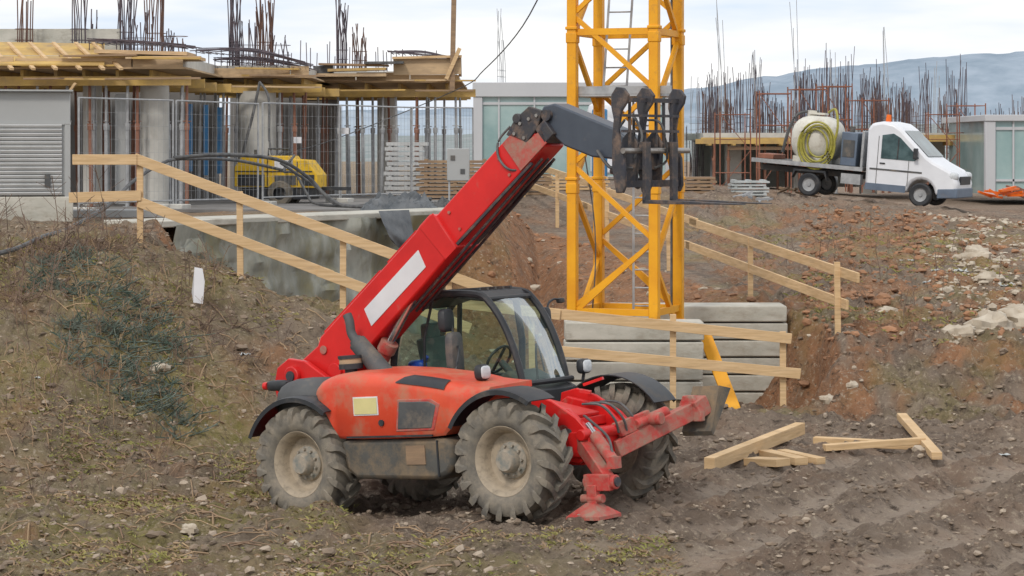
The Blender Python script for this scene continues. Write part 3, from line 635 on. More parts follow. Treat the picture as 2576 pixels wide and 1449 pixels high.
def crumple(name,c,r,mat,label,cat,seed,n=34):
    m=MB();vs=[]
    for i in range(n+1):
        for j in range(n+1):
            u,v=i/n*2-1,j/n*2-1;e=max(0,1-max(abs(u),abs(v))**3)
            x=c[0]+u*r[0]*(1+.15*noise.noise(V((v*3,seed,0))));y=c[1]+v*r[1]
            vs.append((x,y,c[2]+e*r[2]*(.5+.9*abs(noise.fractal(V((u*2.2+seed,v*2.2,seed)),.6,2.2,5)))))
    m.add(vs,[(i*(n+1)+j,(i+1)*(n+1)+j,(i+1)*(n+1)+j+1,i*(n+1)+j+1) for i in range(n) for j in range(n)])
    return ob(name,m,mat,fix=False,label=label,cat=cat,ang=25)
crumple('tarpaulin',(-2.35,50.6,2.46),(.9,.8,.4),M['tarp'],'dark crumpled tarpaulin lying at the pit edge','tarpaulin',3)
crumple('tarpaulin',(-1.35,50.9,2.44),(.6,.6,.3),M['hose'],'black crumpled plastic sheet at the pit edge','tarpaulin',8)
m=MB();vs=[]
for i in range(9):
    for j in range(13):
        u,v=i/8,j/12;vs.append((-2.55+u*.55+v*.25,46.2+u*.8-.2*math.sin(v*3)+.08*noise.noise(V((u*4,v*4,1))),2.62-v*1.15*(.5+u*.5)))
m.add(vs,[(i*13+j,(i+1)*13+j,(i+1)*13+j+1,i*13+j+1) for i in range(8) for j in range(12)]);ob('tarpaulin',m,M['tarp'],fix=False,label='black sheet hanging over the retaining wall',cat='tarpaulin')
# ------------------------------------------------------------------ unfinished building
PZ=2.5
bld=empty('unfinished_building',(-6,56,PZ),label='unfinished concrete building with timber formwork and props',cat='building under construction')
bo=lambda name,mb,mats,**k: ob(name,mb,mats,parent=bld,world=True,**k)
bays=[(-15,-7.05,52.0,8),(-7.6,-4.9,58.6,7),(-5.3,-1.35,63.0,7)]
for bi,(x0,x1,y0,dp) in enumerate(bays):
    so=5.32
    m=MB();m.box(((x0+x1)/2,y0+dp/2+.5,so+.38),(x1-x0-.3,dp,.26));bo('floor_slab',m,M['conc'])
    m=MB();m.box(((x0+x1)/2,y0+dp/2+.1,so+.22),(x1-x0+.1,dp+.5,.04));bo('plywood_deck',m,M['ply'])
    x=x0+.1
    while x<x1:
        m=MB();m.box((x,y0+dp/2+R.uniform(.1,.55),so+.11),(.07,dp,.16));bo('formwork_joist',m,M['woody']);x+=R.uniform(.45,.9)
    for k in range(4):
        m=MB();m.beam((x0-R.uniform(.1,.5),y0+.1+k*1.9,so-.07),(x1+R.uniform(.0,.45),y0+.1+k*1.9,so-.07+R.uniform(-.02,.02)),.08,.2);bo('formwork_beam',m,M['woody'])
    x=x0
    while x<x1-.3:
        w=R.uniform(1.2,2.6);w=min(w,x1-x);hh=R.uniform(.18,.28)
        m=MB();m.box((x+w/2,y0-.1+R.uniform(-.06,.06),so+.2+hh/2),(w-.03,.045,hh));x+=w;bo('edge_board',m,M[R.choice(('ply','woody','ply'))])
    for k in range(8 if bi==0 else 5):
        xa=R.uniform(max(x0,-11),x1-.6);zz=so+R.choice((-.02,.25,.42,.47));m=MB();m.beam((xa,y0-.2-R.uniform(0,.3),zz),(min(x1+.4,xa+R.uniform(.9,2.6)),y0-.15-R.uniform(0,.3),zz+R.uniform(-.03,.03)),.16,.04);bo('loose_plank',m,M[R.choice(('wood','woody','ply','dwood'))])
m=MB();m.add([(-15,51.6,5.62),(-8.7,51.6,5.62),(-9.1,54,6.15),(-15,54,6.25),(-15,51.6,5.58),(-8.7,51.6,5.58),(-9.1,54,6.1),(-15,54,6.2)],[(0,1,2,3),(4,5,6,7),(0,1,5,4),(1,2,6,5),(2,3,7,6),(3,0,4,7)]);bo('sloping_deck',m,M['woody'])
for i in range(6):
    m=MB();x=-11.6+i*.48+R.uniform(-.06,.06);m.beam((x,53.4,6.14),(x+.95,51.4,5.5),.08,.05);bo('loose_plank',m,M['wood'])
m=MB();m.box((-11.5,55,6.2),(5.2,.2,.65));bo('parapet',m,M['slab'])
m=MB();m.box((-8.0,52.8,5.88),(2.0,1.5,.08),Matrix.Rotation(rad(1.5),3,'Y'));bo('shutter_panel',m,M['ply'])
m=MB();m.box((-8,52.6,5.76),(2.5,1.4,.07));bo('shutter_panel',m,M['wood'])
m=MB();m.beam((-9.3,51.5,5.2),(-9.75,51.6,4.6),.05,.1,up=(0,1,0));bo('loose_plank',m,M['wood'])
for c_,d_,mt in(((-2.2,62.7,5.93),(1.75,.06,.42),'ply'),((-2.2,62.6,6.17),(1.8,.12,.06),'wood'),((-1.36,63.3,5.95),(.06,1.1,.5),'dwood'),((-4.2,62.6,5.70),(1.9,.6,.08),'ply'),((-4.0,62.5,5.84),(1.5,.5,.07),'woody'),((-4.1,62.7,5.97),(1.8,.5,.05),'dwood'),((-4.9,62.9,5.8),(.5,.5,.3),'hose'),((-3.3,62.5,6.02),(1.0,.4,.06),'hose')):
    m=MB();m.box(c_,d_,Matrix.Rotation(rad(R.uniform(-1.5,1.5)),3,'Y'));bo('shutter_panel',m,M[mt])
m=MB();m.beam((-1.55,62.6,5.3),(-1.5,62.5,7.75),.13,.1,up=(0,1,0));bo('timber_upright',m,M['dwood'])
m=MB();m.beam((-1.7,62.5,5.6),(-1.35,62.5,6.4),.1,.05,up=(0,1,0));bo('timber_upright',m,M['wood'])
for (x,y,w) in((-7.82,52.9,.62),(-6.22,59.0,.92),(-9.3,53.6,.42),(-3.4,65.5,.5),(-11.8,56,.6)):
    m=MB();m.cyl((x,y,PZ-.1),(x,y,5.20),w/2,n=28);bo('column',m,M['conc'])
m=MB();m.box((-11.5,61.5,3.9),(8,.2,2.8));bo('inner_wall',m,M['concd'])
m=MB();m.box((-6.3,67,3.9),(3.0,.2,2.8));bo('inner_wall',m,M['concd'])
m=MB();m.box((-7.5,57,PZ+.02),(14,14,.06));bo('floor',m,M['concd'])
for c_,d_ in(((-7.2,53.9,4.05),(.15,.05,1.5)),((-6.95,54.9,4.0),(.10,.05,1.6)),((-7.05,58.3,4.0),(.12,.05,1.6))):
    m=MB();m.box(c_,d_);bo('blue_sheet',m,M['tarpb'])
m=MB();m.box((-8.5,52.7,3.8),(.3,.04,2.4));bo('shutter_panel',m,M['cabinet'])
def prop():
    m=MB();m.cyl((0,0,0),(0,0,1.75),.045,n=8);m.cyl((0,0,1.7),(0,0,2.7),.032,n=8);m.box((0,0,.006),(.14,.14,.012));m.box((0,0,2.7),(.14,.14,.012));m.cyl((0,0,1.66),(0,0,1.8),.062,n=8);m.cyl((-.1,0,1.85),(.1,0,1.85),.012,n=6);return m
pg='steel props under the formwork'
pa=ob('steel_prop',prop(),M['galv'],loc=(-9.1,52.6,PZ+.05),label='galvanised adjustable steel prop under timber formwork',cat='steel prop',group=pg)
pb=ob('steel_prop',prop(),M['redprop'],loc=(-9.1,54,PZ+.05),label='rusty red adjustable steel prop under timber formwork',cat='steel prop',group=pg)
def addp(x,y,g_=.5):
    return dup(pa if R.random()<g_ else pb,(x,y,PZ+.05),(R.uniform(-.025,.025),R.uniform(-.025,.025),R.uniform(0,3)))
for x in(-10.93,-10.29,-9.6,-9.1,-8.77,-8.32,-8.1,-7.16,-7.03): addp(x,52.3,.85)
for x in(-7.62,-7.42,-7.04,-6.75,-5.64,-5.25): addp(x,58.8,.8)
for x in(-5.49,-5.07,-4.6,-4.24,-3.88,-3.41,-2.99,-2.52,-2.0,-1.43): addp(x,63.2,.85)
for bi,(x0,x1,y0,dp) in enumerate(bays):
    for k,yy in enumerate((1.3,2.8,4.4)):
        x=max(x0,-11)+R.uniform(.1,.5)
        while x<x1:
            addp(x,y0+yy+R.uniform(-.1,.1),.45);x+=R.uniform(.45,1.0)
def cluster(h,n,sp,lean=0,r=.011,seed=1,ties=True):
    q=random.Random(seed);m=MB()
    for i in range(n):
        a=2*math.pi*i/n;x,y=sp*math.cos(a)*q.uniform(.6,1.1),sp*math.sin(a)*q.uniform(.6,1.1);hh=h*q.uniform(.7,1)
        m.tube([(x,y,0),(x+q.uniform(-.03,.03),y,hh*.5),(x+q.uniform(-.09,.09)+lean,y,hh)],r,5)
    if ties:
        for z in(.2,.45,.7):
            P=[(sp*1.05*math.cos(a),sp*1.05*math.sin(a),z) for a in [k*math.pi/4 for k in range(9)]];m.tube(P,.006,4)
    return m
rg='rebar starter bars rising from the columns'
for i,(x,Y,z,h,n_,sp) in enumerate(((-11.0,54.5,5.9,1.7,8,.2),(-9.75,54.5,5.9,2.0,9,.2),(-8.8,55,5.85,2.1,14,.2),(-8.17,55.5,5.85,2.0,12,.22),(-8.09,57,5.85,.9,8,.15),(-6.89,60,5.85,2.6,14,.12),(-6.14,60.2,5.85,2.0,18,.2),(-6.81,62,5.85,1.4,14,.35),(-4.57,65,5.85,2.3,14,.16),(-4.16,66,5.85,1.5,12,.2),(-8.95,58,5.85,1.4,12,.35),(-9.7,56,5.85,1.3,5,.1),(-7.85,57,5.85,.7,5,.2),(-5.99,62,5.85,1.0,6,.3))):
    ob('rebar_cluster',cluster(h,n_,sp,seed=i,r=.014),M['rebarb'] if i%3 else M['rebar'],loc=(x,Y,z-.1),label='cluster of dark vertical rebar on the unfinished slab',cat='rebar',group=rg)
for i in range(26):
    x=-6.2+i*.13+R.uniform(-.05,.05)
    if i%5==3: continue
    m=MB();m.tube([(x,64.5+i%2,5.8),(x+R.uniform(-.03,.03),64.5+i%2,6.5+R.uniform(-.2,.2))],.012,5);ob('rebar',m,M['rebarb'],label='short vertical rebar rod on the slab edge',cat='rebar',group='short rebar rods')
def mat_(name,x0,x1,y0,z0,sag,label,dz=0):
    m=MB()
    for k in range(9):
        y=y0+k*.18
        m.tube(smooth_path([(x0+R.uniform(-.2,.2),y,z0+R.uniform(0,.1)),((x0+x1)/2,y,z0+sag+R.uniform(-.03,.05)),(x1+R.uniform(-.1,.2),y,z0+dz+R.uniform(-.03,.05))]),.013,5)
    x=x0
    while x<x1: t=(x-x0)/(x1-x0);m.tube([(x,y0-.15,z0+sag*4*t*(1-t)*.9+dz*t-.02),(x,y0+1.6,z0+sag*4*t*(1-t)*.9+dz*t)],.011,4);x+=.16
    for x in [x0+.3*i for i in range(int((x1-x0)/.3))]: m.tube([(x,y0,z0+.05),(x,y0,z0-.35)],.011,4)
    ob(name,m,M['rebarb'],label=label,cat='rebar mat',group='rebar mats on the slabs')
mat_('rebar_mat',-9.3,-7.2,53.2,6.15,.03,'dark rebar mat on timber formwork',-.08);mat_('rebar_mat',-7.6,-5.0,58.2,6.15,.05,'dark bent rebar mat over the slab edge',-.3);mat_('rebar_mat',-7.2,-5.0,58.6,5.95,.03,'dark rebar mat on timber formwork',-.2);mat_('rebar_mat',-3.2,-1.6,64,6.35,.0,'dark rebar mat above plywood shutter',-.1)
# ------------------------------------------------------------------ equipment housing
hs=empty('equipment_housing',(-9.55,43.1,PZ),(0,0,rad(10.5)),label='grey metal equipment housing with louvred front',cat='equipment housing')
ho=lambda n_,mb,mt,**k: ob(n_,mb,mt,parent=hs,**k)
m=MB();m.box((0,.6,1.4),(3.3,1.8,1.86));ho('casing',m,M['cabinet'],bevel=.02)
m=MB();m.box((0,.6,.23),(3.4,1.9,.46));ho('plinth',m,M['slab'],bevel=.02)
m=MB();z=.52
while z<1.72: m.box((-.05,-.33,z),(3.1,.06,.045),Matrix.Rotation(rad(30),3,'X'));z+=.075
ho('louvre_panel',m,M['louv'])
m=MB();m.box((-.05,-.302,1.1),(3.1,.012,1.24));ho('louvre_recess',m,M['black'])
m=MB();m.box((0,-.31,1.76),(3.32,.05,.04));m.box((1.6,-.31,1.1),(.1,.05,1.3));ho('frame_trim',m,M['cabinet'])
m=MB();m.box((0,.55,2.345),(3.4,2.0,.03));ho('roof_sheet',m,M['cabinet'])
m=MB();m.box((1.25,-.375,.75),(.1,.03,.22));ho('vent_latch',m,M['dgrey'])
# ------------------------------------------------------------------ mesh fence
F0=V((-8.6,48.0,0));F1=V((-.95,62.3,0));NP=5
fd=(F1-F0);PL=fd.length/NP
def panel():
    m=MB();H=2.3;w=PL-.1
    for x in(0,w): m.cyl((x,0,.1),(x,0,H),.024,n=6)
    for z in(.2,H): m.cyl((0,0,z),(w,0,z),.02,n=6)
    m2=MB();x=.1
    while x<w: m2.beam((x,.012,.2),(x,.012,H),.004,.004);x+=.16
    z=.4
    while z<H: m2.beam((0,-.012,z),(w,-.012,z),.004,.004);z+=.27
    return m,m2
mm=panel();fa=math.atan2(fd.y,fd.x)
f=ob('mesh_fence',mm[0],M['galv'],loc=(F0.x,F0.y,PZ+.02),rot=(0,0,fa),label='temporary galvanised wire mesh fence panel on feet',cat='fence',group='temporary mesh fence panels')
ob('fence_wire',mm[1],M['galv'],parent=f,smooth=False)
for x in(0,PL-.1): m3=MB();m3.box((x,0,.06),(.24,.62,.13));ob('fence_foot',m3,M['conc'],parent=f,bevel=.02)
for i in range(1,NP): p=F0+fd*(i/NP);dup(f,(p.x,p.y,PZ+.02),(0,R.uniform(-.01,.01),fa+R.uniform(-.03,.03)))
p=F0+fd*.62+V((.0,-.08,0));m=MB();m.box((p.x-.1,p.y-.1,4.22),(.26,.02,.15));ob('warning_sign',m,M['white'],label='small white notice on the mesh fence',cat='sign')
p=F0+fd*.5;m=MB();m.box((p.x-.1,p.y-.2,4.0),(.18,.02,.14));ob('warning_sign',m,M['white'],label='small white notice on the mesh fence',cat='sign')
m=MB();m.beam((-9.3,45.6,2.58),(-6.6,45.9,2.58),.35,.16);ob('kerb_block',m,M['cabinet'],bevel=.02,label='grey concrete block lying beside the fence',cat='concrete block')
# ------------------------------------------------------------------ compressor
cpz=empty('air_compressor',(-5.35,56.0,PZ-.02),(0,0,rad(-8)),label='yellow wheeled air compressor on the platform',cat='air compressor')
co=lambda n_,mb,mt,**k: ob(n_,mb,mt,parent=cpz,**k)
m=MB();m.prism([(-.98,.45),(-.98,.9),(-.80,1.16),(.30,1.16),(.36,1.08),(.70,1.06),(.97,.72),(.97,.42)],-.5,.5);co('canopy',m,M['yellow'],bevel=.02)
m=MB();m.prism([(-.85,.16),(-.85,.42),(.88,.44),(.8,.16)],-.45,.45);co('frame',m,M['black'])
m=MB();m.box((1.2,0,.4),(.9,.08,.08));co('tow_bar',m,M['black'])
for c_,d_,mt in(((-.58,-.51,.60),(.62,.02,.26),'black'),((.22,-.51,.60),(.5,.02,.22),'dgrey'),((.75,-.51,.6),(.3,.02,.25),'black')):
    m=MB();m.box(c_,d_);co('side_vent',m,M[mt])
m=MB();m.box((-.05,-.507,.80),(1.8,.014,.025));m.box((-.2,-.507,.8),(.02,.014,.65));m.box((.5,-.507,.75),(.02,.014,.55));co('door_seam',m,M['black'])
m=MB();m.box((.18,-.515,.96),(.42,.02,.2));co('notice',m,M['white'])
for y in(-.5,.5):
    m=MB();m.lathe([(-.08,.15),(-.09,.26),(0,.3),(.09,.26),(.08,.15),(.05,.0)],(.1,y,.3),20);co('wheel',m,M['tyre'])
m=MB();m.cyl((-.6,0,1.15),(-.6,0,1.3),.04);co('exhaust_stub',m,M['dgrey'])
m=MB();m.tube([(-.3,-.0,1.15),(-.3,0,1.32),(.2,0,1.32),(.2,0,1.15)],.025);co('lifting_bail',m,M['black'])
def hose(pts,r,label,mat='hose',name='hose'):
    m=MB();m.tube(smooth_path(pts,8),r,8);ob(name,m,M[mat],label=label,cat='hose',group='hoses on the platform')
hose([(-5.2,55.4,3.3),(-5.9,52,3.55),(-6.6,50,3.6),(-7.0,49,3.55),(-7.4,47.5,3.2),(-7.5,46,2.9),(-7.3,43,2.72),(-7.0,38,2.55),(-6.9,35.5,2.52),(-6.9,33.3,2.42),(-7.4,32,2.3)],.035,'black hose running from the compressor to the bank')
hose([(-6.9,49.3,3.62),(-6,50,3.68),(-5,51.3,3.58),(-4.4,52,3.2),(-4,52,2.8),(-3.5,51.5,2.58),(-2.6,51.3,2.66),(-1.7,51,2.75)],.04,'thick black hose draped over the fence')
hose([(-5,52.2,3.5),(-4.3,52.6,3.0),(-3.8,52.3,2.6),(-3,51.8,2.56),(-2,51.2,2.6)],.03,'thin black hose on the platform')
hose([(-5.0,55.6,3.65),(-5.2,55,3.3),(-4.9,54.6,3.25),(-4.6,54.2,2.8),(-4.3,53,2.6),(-3.3,51,2.58),(-2.6,50.2,2.6)],.03,'black hose looped beside the compressor')
hose([(-6.05,58,5.4),(-6.2,57.8,4.6),(-6.4,57.6,3.7),(-6.35,57.5,3.3)],.035,'black pump hose hanging from the formwork')
hose([(-6.05,58,5.4),(-5.8,57.6,5.0),(-5.75,57.3,4),(-5.6,57,3.6),(-5.4,57,3.75)],.03,'black pump hose hanging from the formwork')
m=MB();m.tube(smooth_path([(.75,38,6.9),(.2,44,6.05),(-.6,52,5.5),(-1.4,60,5.25),(-4.5,60,4.0),(-6.2,57,3.5)],6),.013,5);ob('power_cable',m,M['hose'],label='thin black cable slung from crane to building',cat='cable')
eb=empty('electrical_cabinet',(-1.2,54,2.5),label='grey electrical cabinet on steel legs',cat='electrical cabinet')
m=MB();m.box((0,0,.95),(.5,.28,.72));ob('cabinet_body',m,M['cabinet'],parent=eb,bevel=.015)
for x in(-.2,.2): m=MB();m.box((x,0,.3),(.04,.2,.6));ob('cabinet_leg',m,M['galv'],parent=eb)
for c_ in((-.12,-.15,1.1),(.1,-.15,.8)): m=MB();m.box(c_,(.1,.02,.11));ob('cabinet_socket',m,M['dgrey'],parent=eb)
def stack(x0,x1,y,z,rows,mat,label,dp=1.2,h=.06,gap=.035):
    m=MB()
    for i in range(rows):
        zz=z+i*(h+gap);m.box(((x0+x1)/2+R.uniform(-.05,.05),y,zz+h/2),(x1-x0+R.uniform(-.08,.08),dp,h))
        if i%2==0:
            for q in(.1,.5,.9): m.box((lerp(x0,x1,q),y,zz+h+gap/2),(.08,dp*.98,gap+.002))
    ob('timber_stack',m,M[mat],label=label,cat='timber stack',group='timber stacks on the platform')
stack(-2.3,-.5,60,2.5,11,'dwood','stack of brown formwork panels on the platform')
stack(-3.2,-2.2,62,2.5,12,'louv','stack of pale formwork panels on the platform',h=.09)
stack(-.3,1.0,64,2.4,9,'dwood','stack of brown timber boards behind the cabinet')
stack(.9,2.6,66,2.4,7,'wood','stack of pale timber boards on the platform')
stack(4.6,5.5,66,2.3,8,'dwood','stack of brown timber boards by the scaffold')
stack(6.0,7.0,66.5,2.35,7,'litter','stack of pale panels on the ground',h=.05)
# ------------------------------------------------------------------ distant glass buildings
def gbld(x0,x1,y,z0,z1,label,fh):
    e=empty('glass_building',((x0+x1)/2,y,z0),label=label,cat='building',group='glass fronted buildings behind the site')
    o=lambda n_,mb,mt,**k: ob(n_,mb,mt,parent=e,world=True,**k)
    m=MB();m.box(((x0+x1)/2,y+4,(z0+z1-fh)/2),(x1-x0-.3,8,z1-fh-z0));o('glass_wall',m,M['bglass'])
    m=MB();m.box(((x0+x1)/2,y+4,z1-fh/2),(x1-x0+.2,8.4,fh));o('roof_fascia',m,M['fascia'],bevel=.02)
    for xx in(x0+.1,x1-.1): m=MB();m.box((xx,y,(z0+z1-fh)/2),(.35,.3,z1-fh-z0));o('corner_pier',m,M['fascia'],bevel=.02)
    m=MB();x=x0+.9
    while x<x1-.5: m.box((x,y-.03,(z0+z1-fh)/2),(.06,.1,z1-fh-z0));x+=1.35
    m.box(((x0+x1)/2,y-.04,z0+.5),(x1-x0,.08,.08));m.box(((x0+x1)/2,y-.03,z1-fh-.25),(x1-x0,.06,.1));o('window_frame',m,M['fascia'])
gbld(-1.4,6.1,92,2.2,6.3,'low glass fronted building with pale fascia',.55)
gbld(16.3,24,83,2.2,4.95,'small glass fronted building with pale roof',.22)
m=MB();m.box((2.9,80,3.8),(.5,.5,2.6));ob('portable_toilet',m,M['tarpb'],bevel=.06,label='narrow blue cabin standing behind crane mast',cat='cabin')
wt=MB();wt.box((3.9,84,4.0),(2.3,2.0,2.2));wt2=MB();wt2.ell((3.9,84,5.05),(1.3,1.1,.45),16,8,.7)
e=empty('site_tank',(3.9,84,2.4),label='large white rounded tank behind the crane mast',cat='tank');ob('tank_base',wt,M['vanw'],parent=e,world=True,bevel=.1);ob('tank_top',wt2,M['vanw'],parent=e,world=True)
# ------------------------------------------------------------------ second unfinished structure + rebar field
b2=empty('unfinished_building',(12.5,92,2.2),label='low unfinished concrete deck on props with timber edge',cat='building under construction')
def b2o(n_,c_,d_,mt): m=MB();m.box(c_,d_);ob(n_,m,M[mt],parent=b2,world=True)
b2o('floor_slab',(12.4,96,4.25),(10.4,10,.25),'conc')
b2o('edge_board',(12.4,90.9,4.12),(10.6,.08,.16),'woody');b2o('edge_board',(8.6,89.6,4.05),(3.6,.1,.18),'woody');b2o('edge_board',(15.8,89.9,4.2),(3,.1,.2),'woody');b2o('formwork_beam',(10.5,89.8,3.8),(5,.1,.12),'dwood')
x=7.4
while x<17.5: b2o('formwork_joist',(x,91,3.98),(.1,1.6,.16),'woody');x+=.9
b2o('inner_wall',(12.4,99.5,3.2),(10,.2,2),'conc')
for i in range(4): b2o('column',(8.5+i*2.6,93,3.1),(.6,.6,2.1),'conc')
x=7.0
while x<17.6: dup(R.choice((pb,pb,pa)),(x,R.uniform(90.5,96),2.1),(0,0,0),(1.2,1.2,.74),label='distant rusty steel prop beneath concrete deck');x+=R.uniform(.22,.4)
vars_=[ob('rebar_cluster',cluster(h_,n_,.17,seed=40+i,r=.014),M['rebar'] if i%2 else M['rebarb'],loc=(7.5+i*.7,93+i,4.35),label='distant rusty rebar cluster on the unfinished deck',cat='rebar',group=rg) for i,(h_,n_) in enumerate(((2.4,6),(1.8,5),(3.0,6),(2.1,4)))]
for i in range(155):
    x=R.uniform(6.8,21);y=R.uniform(91,101)
    z=4.36 if x<17.4 else 3.4
    if x<7.4: z=2.6
    dup(R.choice(vars_),(x,y,z),(R.uniform(-.03,.03),R.uniform(-.03,.03),R.uniform(0,6)),(.9,.9,R.uniform(.6,1.0)+(.35 if R.random()<.22 else 0)))
for x,Y,z0,h,nn_ in((-.47,96,6.2,3.2,4),(-.35,97,6.2,2.3,3),(7.97,92,4.3,5.6,4),(10.8,92,4.3,5.7,3),(14.2,92,4.3,4.9,3),(7.7,93,4.3,2.8,4),(6.95,93,4.3,2.4,3),(9.3,92,4.3,3.6,3),(12.2,92,4.3,3.3,3),(16.1,92,4.3,3.2,3)):
    ob('rebar_cluster',cluster(h,nn_,.12,seed=int(x*10)+50,r=.012,lean=R.uniform(-.15,.05)),M['galv'],loc=(x,Y,z0),label='tall slender bundle of grey rebar rods',cat='rebar',group=rg)
def scaf():
    m=MB()
    for x in(0,1.1):
        for y in(0,1.0): m.cyl((x,y,0),(x,y,3.6),.024,n=6)
    for z in(.9,2.4,3.5):
        for y in(0,1.0): m.cyl((0,y,z),(1.1,y,z),.018,n=5)
        for x in(0,1.1): m.cyl((x,0,z),(x,1,z),.018,n=5)
    m.cyl((0,0,.2),(1.1,0,1.9),.015,n=5);m.cyl((1.1,0,1.9),(0,0,3.5),.015,n=5);return m
s0=ob('scaffold_tower',scaf(),M['rust'],loc=(8.6,84,2.2),label='rusty red tubular scaffold tower',cat='scaffold',group='rusty scaffold towers')
for x,y,r_,sc in((10.1,85,.3,1.05),(7.4,86,.1,.8),(12.6,87,.4,.95),(14.8,86,-.1,.8),(11.3,88,.1,1.1),(16.2,88,.2,.9)): dup(s0,(x,y,2.2),(0,0,r_),(1,1,sc))
for i,(x,y,c,lb) in enumerate(((15.0,74,'amber','orange building material pile on the site'),(6.6,64.5,'galv','heap of grey site debris'),(8.4,72,'dwood','heap of brown timber scraps'),(16.0,76,'rust','rusty steel offcuts pile'))):
    m=MB();q=random.Random(i)
    for k in range(16): p=V((x+q.uniform(-.5,.5),y+q.uniform(-.4,.4),2.2+q.uniform(.05,.4)));dd=V((q.uniform(-1,1),q.uniform(-1,1),q.uniform(-.25,.25)))*q.uniform(.2,.5);m.beam(p-dd,p+dd,.08,.06)
    ob('debris_pile',m,M[c],label=lb,cat='debris pile')
# ------------------------------------------------------------------ flatbed van
VN=empty('flatbed_van',(10.35,69.4,2.30),(0,rad(4.8),rad(-25)),label='white flatbed van carrying a cream tank and hose',cat='van')
VN.scale=(.95,.93,.97)
vo=lambda n_,mb,mt,**k: ob(n_,mb,mt,parent=VN,**k)
arch=[(1.7+.43*math.cos(a),.36+.43*math.sin(a)) for a in [math.pi*(1-i/10) for i in range(11)]]
m=MB();m.prism([(-.02,.42),(-.05,2.12),(.06,2.30),(.4,2.38),(.75,2.34),(.98,2.2),(1.84,1.44),(2.05,1.32),(2.52,1.12),(2.70,.96),(2.78,.75),(2.74,.36)]+arch[::-1],-.95,.95);cabv=vo('cab_body',m,M['vanw'],bevel=.09)
m=MB();m.prism([(2.2,.28),(2.2,.56),(2.79,.62),(2.81,.34)],-.96,.96);vo('bumper',m,M['vanb'],bevel=.03)
m=MB();m.prism([(.42,1.30),(.42,1.98),(.76,2.05),(.98,1.94),(1.58,1.40),(1.45,1.30)],-.965,-.955);vo('side_window',m,M['dglass'])
m=MB();m.box((.93,-.972,1.62),(.035,.012,.6));vo('window_divider',m,M['black'])
m=MB();n2=V((.67,0,.74))*.03;m.add([(1.03+n2.x,-.80,2.14+n2.z),(1.82+n2.x,-.88,1.45+n2.z),(1.82+n2.x,.88,1.45+n2.z),(1.03+n2.x,.80,2.14+n2.z)],[(0,1,2,3)]);vo('windscreen',m,M['dglass'],fix=False)
m=MB();m.box((1.5,-1.08,1.52),(.12,.16,.32));m.box((1.5,-.99,1.45),(.05,.1,.05));vo('wing_mirror',m,M['black'],bevel=.03)
for y in(-.8,.8): m=MB();m.ell((2.60,y,.95),(.17,.16,.13),12,8,.7);vo('headlight',m,M['lamp'])
m=MB();m.box((2.77,0,.84),(.06,1.15,.24));vo('front_grille',m,M['black'],bevel=.01)
m=MB();m.prism([(.0,.36),(.0,.56),(1.24,.56),(1.24,.36)],-.97,-.953);vo('side_trim',m,M['vanb'])
m=MB();m.box((.9,-.957,.98),(1.6,.012,.05));vo('rub_strip',m,M['dgrey'])
m=MB();m.box((.32,-.957,1.2),(.014,.012,1.5));m.box((1.28,-.957,.95),(.014,.012,.8));vo('door_seam',m,M['dgrey'])
m=MB();m.box((.48,-.965,1.16),(.16,.02,.04));vo('door_handle',m,M['black'])
m=MB();m.cyl((.35,-.2,2.36),(.35,-.2,2.58),.09,.07,n=14);vo('beacon',m,M['amber'])
m=MB();m.box((-1.85,0,.93),(3.5,2.0,.1));m.box((-1.85,0,.72),(3.3,.8,.18));vo('flatbed',m,M['dgrey'],bevel=.015)
m=MB();m.box((-1.85,-1.01,.93),(3.5,.03,.12));vo('side_rail',m,M['galv'])
m=MB();m.box((-.45,-.85,.62),(.6,.3,.3));vo('tool_box',m,M['galv'])
m=MB();m.ell((-1.85,0,1.68),(.78,.85,.70),28,16,.75);m.box((-1.85,0,1.05),(1.1,1.4,.2));vo('tank',m,M['tank'])
m=MB();m.cyl((-2.1,0,2.3),(-2.1,0,2.52),.16);m.box((-1.9,0,2.44),(.5,.4,.06));vo('tank_hatch',m,M['tank'])
m=MB();m.tube(smooth_path([(-2.9,-.2,1.2),(-2.75,-.2,1.9),(-2.5,-.1,2.4),(-1.9,0,2.5)]),.05);vo('tank_pipe',m,M['dgrey'])
m=MB();q=random.Random(2)
for k in range(6):
    r0=.38+.045*k;ox,oz=q.uniform(-.07,.07),q.uniform(-.06,.06);m.tube([(-1.62+ox+r0*math.cos(a)*.95,-.88-.03*(k%3),1.55+oz+r0*1.15*math.sin(a)) for a in [i*math.pi/12 for i in range(25)]],.032,6)
m.tube(smooth_path([(-1.1,-.9,1.5),(-1.0,-.9,2.1),(-1.2,-.6,2.6),(-1.5,-.3,2.5)]),.038)
vo('coiled_hose',m,M['yhose'])
m=MB();m.box((-.65,0,1.48),(.5,1.5,1.0));vo('pump_box',m,M['vanb'],bevel=.03)
m=MB();m.box((-.65,-.76,1.5),(.36,.02,.5));m.cyl((-.65,-.5,1.98),(-.65,-.5,2.15),.08);vo('pump_panel',m,M['dgrey'])
m=MB();m.box((-.2,0,1.5),(.08,1.7,1.1));vo('headboard',m,M['galv'],bevel=.02)
m=MB();m.box((-3.3,0,1.05),(.5,1.2,.15));vo('rear_equipment',m,M['rust'],bevel=.02)
def vw(x,y,s_):
    m=MB();m.lathe([(-.11,.2),(-.12,.3),(-.08,.345),(.08,.345),(.12,.3),(.11,.2)],n=28,close=True);w=vo('wheel',m,M['black'],loc=(x,y,.345),rot=(0,0,0 if s_<0 else math.pi))
    m=MB();m.lathe([(-.10,.21),(-.06,.18),(-.05,.06),(-.09,.05),(-.09,0)],n=24);ob('hubcap',m,M['galv'],parent=w)
for x in(1.7,-1.75):
    for y in(-.86,.86): vw(x,y,y)
